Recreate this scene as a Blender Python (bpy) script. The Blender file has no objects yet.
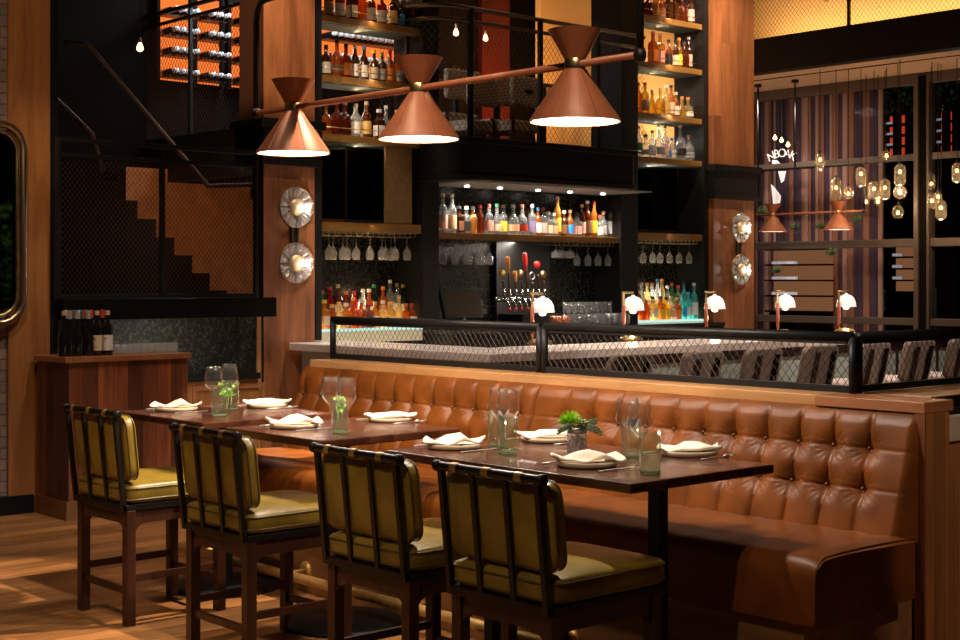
import bpy, bmesh, math, random
from mathutils import Vector, Matrix
random.seed(7)
PI = math.pi
S = bpy.context.scene
COL = S.collection

# ------------------------------------------------------------------ camera
F = 1462.0; HX = 480.0; HY = 280.0; EYE = 1.65
YAW = math.atan2(1620, 1462)
FW = (-math.sin(YAW), math.cos(YAW)); RT = (math.cos(YAW), math.sin(YAW))
cam_d = bpy.data.cameras.new('camera'); cam = bpy.data.objects.new('camera', cam_d); COL.objects.link(cam)
cam.location = (0, 0, EYE); cam.rotation_euler = (PI/2, 0, YAW)
cam_d.sensor_width = 36; cam_d.lens = F/960*36; cam_d.shift_y = -40/960; cam_d.clip_end = 100
S.camera = cam
S.view_settings.view_transform = 'Standard'; S.view_settings.look = 'None'
S.view_settings.gamma = 1; S.view_settings.use_curve_mapping = False
S.view_settings.exposure = 0.0
# ------------------------------------------------------------------ world
W = bpy.data.worlds.new('night'); S.world = W; W.use_nodes = True
W.node_tree.nodes['Background'].inputs[0].default_value = (.30, .20, .14, 1)
W.node_tree.nodes['Background'].inputs[1].default_value = .02
WARM = (1, .66, .38); WARM2 = (1, .74, .50); NEUT = (1, .86, .72); AMBER = (1, .45, .14); COOL = (.8, .93, 1)

def spot(name, loc, target, energy, color=WARM2, angle=50, blend=.4, size=.03):
    l = bpy.data.lights.new(name, 'SPOT'); l.energy = energy; l.color = color; l.spot_size = math.radians(angle)
    l.spot_blend = blend; l.shadow_soft_size = size
    o = bpy.data.objects.new(name, l); COL.objects.link(o); o.location = loc
    d = Vector(target)-Vector(loc); o.rotation_euler = d.to_track_quat('-Z', 'Y').to_euler(); return o
def area(name, loc, target, sx, sy, energy, color=WARM2):
    l = bpy.data.lights.new(name, 'AREA'); l.shape = 'RECTANGLE'; l.size = sx; l.size_y = sy; l.energy = energy; l.color = color
    o = bpy.data.objects.new(name, l); COL.objects.link(o); o.location = loc
    d = Vector(target)-Vector(loc); o.rotation_euler = d.to_track_quat('-Z', 'Y').to_euler(); return o
def point(name, loc, energy, color=WARM2, size=.03, parent=None):
    l = bpy.data.lights.new(name, 'POINT'); l.energy = energy; l.color = color; l.shadow_soft_size = size
    o = bpy.data.objects.new(name, l); COL.objects.link(o); o.location = loc
    if parent: o.parent = parent
    return o
# ceiling spots over the dining row
for i, (lx, ly, tx, ty, e) in enumerate([(-3.4, 3.2, -3.9, 4.9, 70), (-5.2, 2.9, -5.2, 4.9, 150), (-6.9, 3.0, -6.9, 4.9, 120)]):
    spot('unseen_spot', (lx, ly, 4.6), (tx, ty, .8), e, WARM2, 42, .5, .04)
for lx, tx in ((-3.0, -3.9), (-4.6, -5.4), (-6.0, -6.7)):
    spot('unseen_spot', (lx, .6, 4.2), (tx, 3.4, .75), 170, WARM2, 34, .6, .05)  # unseen camera-side spots added to brighten the chair backs
spot('unseen_spot', (-7.2, 4.0, 4.6), (-7.15, 4.72, .6), 3200, NEUT, 10, .1, .01)
spot('unseen_spot', (-5.0, 5.6, 4.6), (-6.9, 2.9, .0), 1500, WARM2, 34, .3, .03)
spot('unseen_spot', (-2.0, 2.6, 4.8), (-4.3, 4.3, 2.4), 420, WARM2, 24, .05, .01)
spot('unseen_spot', (-4.2, 2.2, 4.8), (-5.3, 4.3, 2.4), 300, WARM2, 24, .05, .01)
# bar area
spot('unseen_spot', (-8.3, 7.6, 4.6), (-8.6, 7.7, 1.1), 420, NEUT, 60, .5, .05)
spot('unseen_spot', (-8.2, 10, 4.6), (-8.3, 10, .9), 520, NEUT, 70, .5, .05)
spot('unseen_spot', (-8.0, 13, 4.6), (-8.2, 13, .9), 480, NEUT, 70, .5, .05)
spot('unseen_spot', (-4.6, 8.2, 4.6), (-7.8, 9.6, .8), 420, NEUT, 46, .5, .05)  # this and the next added to brighten stool backs and bar front
spot('unseen_spot', (-4.4, 11.2, 4.6), (-7.8, 12.2, .8), 360, NEUT, 46, .5, .05)
spot('unseen_spot', (-.4, 4.9, 3.8), (-3.1, 5.40, .7), 190, WARM2, 14, .5, .05)  # added to brighten the end post planks
spot('unseen_spot', (-6.6, 4.9, 4.4), (-8.4, 7.0, 1.1), 260, NEUT, 50, .7, .05)  # added to brighten the front edge of the marble
# wood column washers
spot('unseen_spot', (-8.0, 3.0, 5.2), (-10.25, 6.7, 3.7), 1500, WARM2, 16, .6, .04)  # added to brighten the side face of the niche column
spot('unseen_spot', (-8.9, 6.4, 5.2), (-10.1, 7.0, 3.2), 190, WARM2, 46, .6, .04)
spot('unseen_spot', (-8.9, 11.6, 5.4), (-10.2, 13.0, 3.9), 560, WARM2, 60, .8, .04)
spot('unseen_spot', (-7.4, 3.0, 3.6), (-9.84, 4.5, 3.2), 70, WARM2, 50, .8, .05)  # added to brighten the upper oak pilaster
spot('unseen_spot', (-8.0, 3.6, 4.6), (-9.6, 4.9, 1.0), 150, WARM2, 50, .6, .04)  # added to brighten the service cabinet
spot('unseen_spot', (-7.6, 5.2, 4.6), (-9.5, 5.0, 1.1), 150, NEUT, 30, .5, .04)  # added to brighten the wine on the cabinet
# spot added inside the stairwell to brighten the orange wall
spot('unseen_spot', (-10.9, 7.0, 2.55), (-12.6, 7.4, 2.0), 40, WARM, 110, .8, .05)

# ------------------------------------------------------------------ pixel helpers (a place on a real plane of the room)
def ray(px, py):
    s = (px-HX)/F
    return (FW[0]+s*RT[0], FW[1]+s*RT[1], (HY-py)/F)
def atz(px, py, h):
    r = ray(px, py); k = (h-EYE)/r[2]; return Vector((r[0]*k, r[1]*k, h))
def aty(px, py, Y):
    r = ray(px, py); k = Y/r[1]; return Vector((r[0]*k, Y, EYE+r[2]*k))
def atx(px, py, X):
    r = ray(px, py); k = X/r[0]; return Vector((X, r[1]*k, EYE+r[2]*k))

# ------------------------------------------------------------------ materials
def newmat(name):
    m = bpy.data.materials.new(name); m.use_nodes = True
    return m, m.node_tree, m.node_tree.nodes['Principled BSDF']
def P(name, col, rough=.5, metal=0, noise=0, nscale=20, bump=0, bscale=60, spec=.5, coat=0, stretch=(1, 1, 1), trans=0, emit=None, es=0, ior=1.45, sheen=0):
    m, t, b = newmat(name); N = t.nodes; L = t.links
    b.inputs['Base Color'].default_value = (*col, 1); b.inputs['Roughness'].default_value = rough
    b.inputs['Metallic'].default_value = metal; b.inputs['Specular IOR Level'].default_value = spec
    b.inputs['Coat Weight'].default_value = coat; b.inputs['Transmission Weight'].default_value = trans
    b.inputs['IOR'].default_value = ior; b.inputs['Sheen Weight'].default_value = sheen
    if emit: b.inputs['Emission Color'].default_value = (*emit, 1); b.inputs['Emission Strength'].default_value = es
    if noise or bump:
        tc = N.new('ShaderNodeTexCoord'); mp = N.new('ShaderNodeMapping'); mp.inputs['Scale'].default_value = stretch
        L.new(tc.outputs['Object'], mp.inputs[0])
    if noise:
        n = N.new('ShaderNodeTexNoise'); n.inputs['Scale'].default_value = nscale; n.inputs['Detail'].default_value = 5
        L.new(mp.outputs[0], n.inputs[0])
        r = N.new('ShaderNodeValToRGB'); r.color_ramp.elements[0].position = .3; r.color_ramp.elements[1].position = .7
        r.color_ramp.elements[0].color = (*[c*(1-noise) for c in col], 1); r.color_ramp.elements[1].color = (*[min(1, c*(1+noise)) for c in col], 1)
        L.new(n.outputs[0], r.inputs[0]); L.new(r.outputs[0], b.inputs['Base Color'])
    if bump:
        n2 = N.new('ShaderNodeTexNoise'); n2.inputs['Scale'].default_value = bscale; n2.inputs['Detail'].default_value = 4
        L.new(mp.outputs[0], n2.inputs[0]); bp = N.new('ShaderNodeBump'); bp.inputs['Strength'].default_value = bump; bp.inputs['Distance'].default_value = .01
        L.new(n2.outputs[0], bp.inputs['Height']); L.new(bp.outputs[0], b.inputs['Normal'])
    return m
def wood(name, c1, c2, grain='Z', rough=.45, scale=7, board=None, gap=.004, var=.35, bump=.15, coat=0, seed=0, blen=0):
    """grain along an axis; board = (width, axis across) splits into boards of differing tone"""
    m, t, b = newmat(name); N = t.nodes; L = t.links
    tc = N.new('ShaderNodeTexCoord'); mp = N.new('ShaderNodeMapping')
    sc = {'X': (.12, 1, 1), 'Y': (1, .12, 1), 'Z': (1, 1, .12)}[grain]
    mp.inputs['Scale'].default_value = sc; mp.inputs['Location'].default_value = (seed*3.1, seed*1.7, seed*.9)
    L.new(tc.outputs['Object'], mp.inputs[0])
    vec = mp.outputs[0]; cellout = None
    if board:
        w, ax = board
        sx = N.new('ShaderNodeSeparateXYZ'); L.new(tc.outputs['Object'], sx.inputs[0])
        def math_(op, a, bb=None, cc=None):
            n = N.new('ShaderNodeMath'); n.operation = op
            for i, v in enumerate((a, bb, cc)):
                if v is None: continue
                if isinstance(v, (int, float)): n.inputs[i].default_value = v
                else: L.new(v, n.inputs[i])
            return n.outputs[0]
        q = math_('DIVIDE', sx.outputs[ax], w); fl = math_('FLOOR', q); fr = math_('FRACT', q)
        wn = N.new('ShaderNodeTexWhiteNoise'); wn.noise_dimensions = '1D'; L.new(fl, wn.inputs['W']); rnd = wn.outputs['Value']
        edge = math_('LESS_THAN', fr, gap/w)
        if blen:
            q2 = math_('ADD', math_('DIVIDE', sx.outputs[grain], blen), math_('MULTIPLY', rnd, 7.3))
            f2 = math_('FLOOR', q2); wn2 = N.new('ShaderNodeTexWhiteNoise'); wn2.noise_dimensions = '2D'
            cb = N.new('ShaderNodeCombineXYZ'); L.new(fl, cb.inputs[0]); L.new(f2, cb.inputs[1]); L.new(cb.outputs[0], wn2.inputs['Vector']); rnd = wn2.outputs['Value']
            edge = math_('MAXIMUM', edge, math_('LESS_THAN', math_('FRACT', q2), gap/blen))
        off = N.new('ShaderNodeVectorMath'); off.operation = 'ADD'; cb2 = N.new('ShaderNodeCombineXYZ')
        for i in range(3): L.new(math_('MULTIPLY', rnd, 13.7+i*5), cb2.inputs[i])
        L.new(vec, off.inputs[0]); L.new(cb2.outputs[0], off.inputs[1]); vec = off.outputs[0]
    n = N.new('ShaderNodeTexNoise'); n.inputs['Scale'].default_value = scale; n.inputs['Detail'].default_value = 6; n.inputs['Distortion'].default_value = 1.2
    L.new(vec, n.inputs[0])
    n2 = N.new('ShaderNodeTexNoise'); n2.inputs['Scale'].default_value = scale*9; n2.inputs['Detail'].default_value = 3; L.new(vec, n2.inputs[0])
    mx = N.new('ShaderNodeMath'); mx.operation = 'MULTIPLY_ADD'; mx.inputs[1].default_value = .35; L.new(n2.outputs[0], mx.inputs[0]); 
    sub = N.new('ShaderNodeMath'); sub.operation = 'MULTIPLY_ADD'; sub.inputs[1].default_value = 1.1; sub.inputs[2].default_value = -.22; L.new(n.outputs[0], sub.inputs[0]); L.new(sub.outputs[0], mx.inputs[2])
    r = N.new('ShaderNodeValToRGB'); r.color_ramp.elements[0].position = .25; r.color_ramp.elements[1].position = .8
    r.color_ramp.elements[0].color = (*c1, 1); r.color_ramp.elements[1].color = (*c2, 1)
    L.new(mx.outputs[0], r.inputs[0]); out = r.outputs[0]
    if board:
        hs = N.new('ShaderNodeHueSaturation'); L.new(out, hs.inputs['Color'])
        L.new(math_('MULTIPLY_ADD', rnd, var*2, 1-var), hs.inputs['Value']); out = hs.outputs[0]
        mk = N.new('ShaderNodeMix'); mk.data_type = 'RGBA'; L.new(edge, mk.inputs[0]); L.new(out, mk.inputs[6]); mk.inputs[7].default_value = (c1[0]*.2, c1[1]*.2, c1[2]*.2, 1); out = mk.outputs[2]
    L.new(out, b.inputs['Base Color']); b.inputs['Roughness'].default_value = rough; b.inputs['Coat Weight'].default_value = coat
    bp = N.new('ShaderNodeBump'); bp.inputs['Strength'].default_value = bump; bp.inputs['Distance'].default_value = .004; L.new(mx.outputs[0], bp.inputs['Height']); L.new(bp.outputs[0], b.inputs['Normal'])
    return m
def thin_glass(name, tint=(1, 1, 1), refl=1.0, rough=.02, haze=0):
    m, t, b = newmat(name); N = t.nodes; L = t.links; N.remove(b); out = N['Material Output']
    tr = N.new('ShaderNodeBsdfTransparent'); tr.inputs[0].default_value = (*tint, 1)
    gl = N.new('ShaderNodeBsdfGlossy'); gl.inputs['Roughness'].default_value = rough; gl.inputs[0].default_value = (1, 1, 1, 1)
    lw = N.new('ShaderNodeLayerWeight'); lw.inputs[0].default_value = .25
    mu = N.new('ShaderNodeMath'); mu.operation = 'MULTIPLY_ADD'; mu.inputs[1].default_value = refl; mu.inputs[2].default_value = .03*refl; L.new(lw.outputs['Facing'], mu.inputs[0])
    p = N.new('ShaderNodeMath'); p.operation = 'POWER'; L.new(mu.outputs[0], p.inputs[0]); p.inputs[1].default_value = 2.4; p.use_clamp = True
    mix = N.new('ShaderNodeMixShader'); L.new(p.outputs[0], mix.inputs[0]); L.new(tr.outputs[0], mix.inputs[1]); L.new(gl.outputs[0], mix.inputs[2]); L.new(mix.outputs[0], out.inputs[0])
    if haze:
        df = N.new('ShaderNodeBsdfTranslucent'); d2 = N.new('ShaderNodeBsdfDiffuse'); ad = N.new('ShaderNodeMixShader'); L.new(df.outputs[0], ad.inputs[1]); L.new(d2.outputs[0], ad.inputs[2])
        m3 = N.new('ShaderNodeMixShader'); m3.inputs[0].default_value = haze; L.new(mix.outputs[0], m3.inputs[1]); L.new(ad.outputs[0], m3.inputs[2]); L.new(m3.outputs[0], out.inputs[0])
    return m
def liquor(name, col, clear=.35):
    """a filled coloured bottle: tinted see-through, glowing in light that passes through"""
    m, t, b = newmat(name); N = t.nodes; L = t.links; N.remove(b); out = N['Material Output']
    tr = N.new('ShaderNodeBsdfTransparent'); tr.inputs[0].default_value = (*col, 1)
    tl = N.new('ShaderNodeBsdfTranslucent'); tl.inputs[0].default_value = (*col, 1)
    df = N.new('ShaderNodeBsdfDiffuse'); df.inputs[0].default_value = (*col, 1)
    gl = N.new('ShaderNodeBsdfGlossy'); gl.inputs['Roughness'].default_value = .08
    m0 = N.new('ShaderNodeMixShader'); m0.inputs[0].default_value = .4; L.new(tl.outputs[0], m0.inputs[1]); L.new(df.outputs[0], m0.inputs[2])
    m1 = N.new('ShaderNodeMixShader'); m1.inputs[0].default_value = clear; L.new(m0.outputs[0], m1.inputs[1]); L.new(tr.outputs[0], m1.inputs[2])
    lw = N.new('ShaderNodeLayerWeight'); lw.inputs[0].default_value = .3
    mu = N.new('ShaderNodeMath'); mu.operation = 'MULTIPLY_ADD'; mu.inputs[1].default_value = .6; mu.inputs[2].default_value = .05; L.new(lw.outputs['Facing'], mu.inputs[0])
    m2 = N.new('ShaderNodeMixShader'); L.new(mu.outputs[0], m2.inputs[0]); L.new(m1.outputs[0], m2.inputs[1]); L.new(gl.outputs[0], m2.inputs[2]); L.new(m2.outputs[0], out.inputs[0])
    return m
def glow(name, col, s):
    m, t, b = newmat(name); N = t.nodes; N.remove(b); e = N.new('ShaderNodeEmission'); e.inputs[0].default_value = (*col, 1); e.inputs[1].default_value = s
    t.links.new(e.outputs[0], N['Material Output'].inputs[0]); return m
def granite(name, dark, light, scale=90):
    m = P(name, dark, .25); t = m.node_tree; N = t.nodes; L = t.links; b = N['Principled BSDF']
    tc = N.new('ShaderNodeTexCoord'); n = N.new('ShaderNodeTexNoise'); n.inputs['Scale'].default_value = scale; n.inputs['Detail'].default_value = 8; n.inputs['Roughness'].default_value = .8
    L.new(tc.outputs['Object'], n.inputs[0]); r = N.new('ShaderNodeValToRGB'); e = r.color_ramp.elements; e[0].position = .5; e[1].position = .72
    e[0].color = (*dark, 1); e[1].color = (*light, 1); L.new(n.outputs[0], r.inputs[0]); L.new(r.outputs[0], b.inputs['Base Color']); return m

M = {}
M['floor'] = wood('oak_floor', (.27, .11, .035), (.55, .26, .09), 'Y', .38, 11, (.15, 'X'), .0045, .30, .2, 0, 0, 1.5)
M['oak'] = wood('oak', (.26, .10, .03), (.46, .20, .06), 'Z', .4, 8, None)
M['oak_boards'] = wood('oak_boards', (.17, .058, .022), (.40, .15, .058), 'Z', .4, 6, (.21, 'Y'), .002, .18, .12, 0, 0, 2.3)
M['oak_h'] = wood('oak_ledge', (.36, .17, .06), (.58, .30, .12), 'X', .35, 8)
M['red_oak'] = wood('red_oak', (.28, .10, .04), (.42, .17, .07), 'X', .4, 9)
M['reclaimed'] = wood('reclaimed_boards', (.085, .021, .009), (.30, .090, .032), 'Z', .5, 7, (.115, 'Y'), .003, .55, .3)
M['reclaimed_x'] = wood('reclaimed_boards_end', (.085, .021, .009), (.30, .090, .032), 'Z', .5, 7, (.105, 'X'), .003, .55, .3)
M['walnut'] = wood('walnut', (.024, .008, .004), (.070, .023, .010), 'Z', .38, 9)
M['table'] = wood('table_walnut', (.042, .012, .006), (.125, .040, .019), 'X', .25, 7, (.14, 'Y'), .001, .25, .1, .1)
M['base_wood'] = wood('oak_plinth', (.16, .07, .025), (.30, .14, .05), 'X', .5, 8)
M['orange_wood'] = wood('orange_wood', (.26, .085, .02), (.42, .15, .04), 'X', .5, 6)
M['black'] = P('black_metal', (.009, .0085, .0085), .45, 0, bump=.05, spec=.35)
M['black_gloss'] = P('black_lacquer', (.008, .007, .006), .18, 0, coat=.4)
M['black_wood'] = P('black_painted_wood', (.007, .006, .0055), .5, spec=.25, bump=.1, bscale=30)
M['near_black'] = P('dark_wall', (.006, .004, .003), .85, spec=.06)
M['chair_metal'] = P('bronzed_black_metal', (.009, .0065, .0055), .38, .0, bump=.04)
M['rim_metal'] = P('rim_metal', (.62, .50, .36), .3, 1)
M['pale_brass'] = P('pale_brass', (.85, .68, .42), .4, .7)
M['brass'] = P('brass', (.62, .42, .18), .28, 1)
M['antique'] = P('antique_brass', (.52, .40, .22), .32, 1, noise=.3, nscale=30)
M['brass_rail'] = P('worn_brass', (.72, .44, .15), .4, .5, noise=.2)
M['steel'] = P('brushed_steel', (.42, .42, .42), .3, 1)
M['chrome'] = P('chrome', (.75, .75, .75), .12, 1)
M['silver'] = P('silver_cutlery', (.62, .60, .57), .32, .7)
M['copper'] = P('copper_leather', (.31, .105, .050), .42, .05, noise=.14, nscale=14, bump=.1, bscale=120)
M['copper_dark'] = P('copper_leather_seam', (.16, .06, .035), .5, .2)
M['shade_in'] = P('white_enamel', (.85, .82, .78), .4)
M['leather'] = P('cognac_leather', (.160, .046, .0075), .37, 0, noise=.32, nscale=6, bump=.14, bscale=200, spec=.28)
M['leather_shaded'] = P('cognac_button', (.12, .036, .008), .45)  # same leather, colour darkened for the shade inside the dimples
M['olive'] = P('olive_leather', (.235, .155, .022), .34, 0, noise=.35, nscale=7, bump=.12, bscale=160, coat=.15)
M['olive_pipe'] = P('olive_piping', (.10, .068, .014), .4)
M['strap'] = P('tan_strap', (.36, .23, .06), .35, .4)
M['napkin'] = P('linen_napkin', (.80, .70, .58), .85, noise=.05, bump=.2, bscale=300)
M['plate'] = P('stoneware', (.62, .50, .36), .4, noise=.06, nscale=40)
M['granite'] = granite('black_granite', (.006, .007, .006), (.11, .105, .075), 42)
M['granite_l'] = granite('speckled_granite', (.03, .035, .03), (.34, .34, .27), 40)
M['granite_l'].node_tree.nodes['Principled BSDF'].inputs['Roughness'].default_value = .55
M['marble'] = P('rose_marble', (.78, .66, .60), .22, noise=.14, nscale=3.5, stretch=(1, 1, 3))
M['glass'] = thin_glass('clear_glass', (.985, .985, .985), 1.35, .06, .012)
M['glassware'] = thin_glass('bar_glassware', (.95, .95, .95), 1.4, .08, .02)
M['hung_glass'] = thin_glass('hung_glassware', (.93, .93, .93), 1.6, .14, .22)
M['green_glass'] = thin_glass('green_glass', (.885, .935, .84), 1.15, .04, .014)
M['green_solid'] = P('green_glass_foot', (.55, .80, .60), .05, trans=.9, ior=1.4)
M['pane'] = thin_glass('window_pane', (.93, .93, .95), .55, .01)
M['amber_glass'] = thin_glass('amber_bulb_glass', (.95, .85, .66), 1.5, .1, .10)
M['bronze_rail'] = P('dark_bronze_rail', (.16, .10, .07), .4, .6)
M['bulb'] = glow('bulb_glow', (1, .56, .20), 9)
M['bulb_w'] = glow('bulb_white', (1, .80, .55), 24)
M['opal'] = P('opal_glass', (.80, .79, .77), .3, emit=(1, .92, .84), es=.55)
M['led'] = glow('led_step', (.66, 1, .86), .9)
M['opal_bulb'] = glow('opal_bulb', (1, .9, .78), 3)
M['led_warm'] = glow('led_warm', (1, .66, .3), 5)
M['rack_back'] = glow('amber_backlight', (1, .20, .035), 1.15)
M['lens'] = glow('downlight_lens', (1, .95, .9), 14)
M['green_leaf'] = P('bright_leaves', (.22, .52, .06), .5, noise=.3, nscale=60)
M['sage_leaf'] = P('sage_leaves', (.20, .29, .20), .5, noise=.3, nscale=60)
M['lime'] = P('lime_moss', (.34, .62, .04), .6)
M['dark_leaf'] = P('night_leaves', (.05, .13, .04), .6)
M['brick'] = P('brick_paint', (.36, .26, .22), .8)
M['upholstery'] = P('taupe_fabric', (.25, .165, .13), .75, noise=.18, nscale=60, sheen=.2)
M['cushion'] = P('pale_leather_seat', (.62, .47, .42), .45)
M['check'] = P('checked_fabric', (.34, .22, .13), .8)
M['capsule'] = P('pale_capsule', (.92, .92, .96), .35, emit=(.85, .88, 1), es=0)
M['wine_glass_dark'] = P('dark_wine_glass', (.010, .008, .008), .08, coat=.5)
M['bar_front'] = P('sage_bar_panel', (.36, .42, .38), .42, noise=.1)
M['screen'] = P('screen', (.03, .02, .012), .6, emit=(.22, .14, .06), es=.04, spec=.05)
M['copper_cup'] = P('copper_cup', (.34, .13, .08), .3, .8)
M['red_knob'] = P('red_enamel', (.55, .02, .015), .3)
M['curtain'] = P('curtain_cloth', (.20, .10, .07), .8, noise=.3, nscale=2, stretch=(4, 4, .1))
M['soffit'] = P('plaster_soffit', (.72, .56, .46), .8, noise=.06)
M['grey_frame'] = P('bronze_frame', (.11, .085, .07), .45, .2)
M['white_paint'] = P('glowing_sign_paint', (.8, .8, .82), .6, emit=(.9, .9, 1), es=.25)  # emission put into the paint so unlit white marks look bright
M['stone'] = P('pale_stone', (.45, .36, .30), .7, noise=.1, nscale=8)
M['concrete'] = P('night_street', (.03, .04, .05), .8)
def mk_brick():
    m = M['brick']; t = m.node_tree; N = t.nodes; L = t.links; b = N['Principled BSDF']
    tc = N.new('ShaderNodeTexCoord'); sp = N.new('ShaderNodeSeparateXYZ'); cb = N.new('ShaderNodeCombineXYZ'); L.new(tc.outputs['Object'], sp.inputs[0])
    L.new(sp.outputs['Y'], cb.inputs[0]); L.new(sp.outputs['Z'], cb.inputs[1])
    br = N.new('ShaderNodeTexBrick'); L.new(cb.outputs[0], br.inputs['Vector']); br.inputs['Scale'].default_value = 1
    br.inputs['Brick Width'].default_value = .23; br.inputs['Row Height'].default_value = .078; br.inputs['Mortar Size'].default_value = .006
    br.inputs['Color1'].default_value = (.40, .28, .235, 1); br.inputs['Color2'].default_value = (.28, .20, .17, 1); br.inputs['Mortar'].default_value = (.16, .13, .12, 1)
    n = N.new('ShaderNodeTexNoise'); n.inputs['Scale'].default_value = 25; L.new(tc.outputs['Object'], n.inputs[0])
    mx = N.new('ShaderNodeMix'); mx.data_type = 'RGBA'; mx.blend_type = 'MULTIPLY'; mx.inputs[0].default_value = .6; L.new(br.outputs[0], mx.inputs[6]); L.new(n.outputs[1], mx.inputs[7]); L.new(mx.outputs[2], b.inputs['Base Color'])
    bp = N.new('ShaderNodeBump'); bp.inputs['Strength'].default_value = .6; bp.inputs['Distance'].default_value = .01; bp.invert = True; L.new(br.outputs['Fac'], bp.inputs['Height']); L.new(bp.outputs[0], b.inputs['Normal'])
mk_brick()
def mk_check(m, a, bcol, sc, ax1='Y', ax2='Z', emit=0):
    t = m.node_tree; N = t.nodes; L = t.links; b = N['Principled BSDF']; tc = N.new('ShaderNodeTexCoord')
    c = N.new('ShaderNodeTexChecker'); c.inputs['Scale'].default_value = sc; mp = N.new('ShaderNodeMapping'); mp.inputs['Rotation'].default_value = (.785, 0, .785)
    L.new(tc.outputs['Object'], mp.inputs[0]); L.new(mp.outputs[0], c.inputs[0]); c.inputs[1].default_value = (*a, 1); c.inputs[2].default_value = (*bcol, 1); L.new(c.outputs[0], b.inputs['Base Color'])
mk_check(M['check'], (.40, .27, .17), (.20, .13, .08), 34)
def mk_gold():
    m, t, b = newmat('gold_wallpaper'); N = t.nodes; L = t.links; tc = N.new('ShaderNodeTexCoord')
    v = N.new('ShaderNodeTexVoronoi'); v.inputs['Scale'].default_value = 1.9; L.new(tc.outputs['Object'], v.inputs[0])
    n = N.new('ShaderNodeTexNoise'); n.inputs['Scale'].default_value = 14; L.new(tc.outputs['Object'], n.inputs[0])
    mu = N.new('ShaderNodeMath'); mu.operation = 'MULTIPLY_ADD'; mu.inputs[1].default_value = .5; L.new(n.outputs[0], mu.inputs[0]); L.new(v.outputs['Distance'], mu.inputs[2])
    r = N.new('ShaderNodeValToRGB'); e = r.color_ramp.elements; e[0].position = .34; e[0].color = (.40, .22, .07, 1); e[1].position = .40; e[1].color = (.80, .52, .20, 1)
    L.new(mu.outputs[0], r.inputs[0]); L.new(r.outputs[0], b.inputs['Base Color']); b.inputs['Roughness'].default_value = .6
    return m
M['gold'] = mk_gold()
LIQ = {}
for nme, c, cl in [('amber', (.62, .20, .03), .35), ('dark amber', (.24, .06, .015), .3), ('red amber', (.38, .07, .02), .35), ('clear', (.82, .86, .86), .72), ('golden', (.80, .42, .07), .4),
                   ('yellow', (.80, .58, .12), .4), ('brown', (.16, .05, .02), .25), ('green', (.10, .55, .16), .4), ('cyan', (.22, .78, .90), .4), ('blue', (.06, .32, .75), .4),
                   ('red', (.50, .03, .03), .35), ('orange', (.75, .26, .04), .4), ('dark green', (.03, .07, .03), .2), ('pale gold', (.95, .82, .50), .5)]:
    LIQ[nme] = liquor('liquor_'+nme.replace(' ', '_'), c, min(.8, cl+.2))
LAB = {}
for nme, c in [('white', (.80, .76, .70)), ('cream', (.75, .62, .42)), ('black', (.02, .02, .02)), ('pink', (.75, .42, .36)), ('red', (.55, .05, .03)), ('blue', (.04, .28, .75)), ('yellow', (.85, .60, .05)),
               ('peach', (.80, .48, .28)), ('brown', (.22, .11, .06)), ('purple', (.25, .2, .4)), ('teal', (.03, .32, .42)), ('gold', (.65, .42, .12)), ('grey', (.35, .35, .36)), ('green', (.05, .35, .10)), ('silver', (.6, .62, .66)), ('cork', (.62, .40, .22)), ('copper', (.5, .2, .1)), ('orange', (.8, .25, .03)), ('dark', (.05, .035, .03))]:
    LAB[nme] = P('print_'+nme, c, .5)

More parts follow.
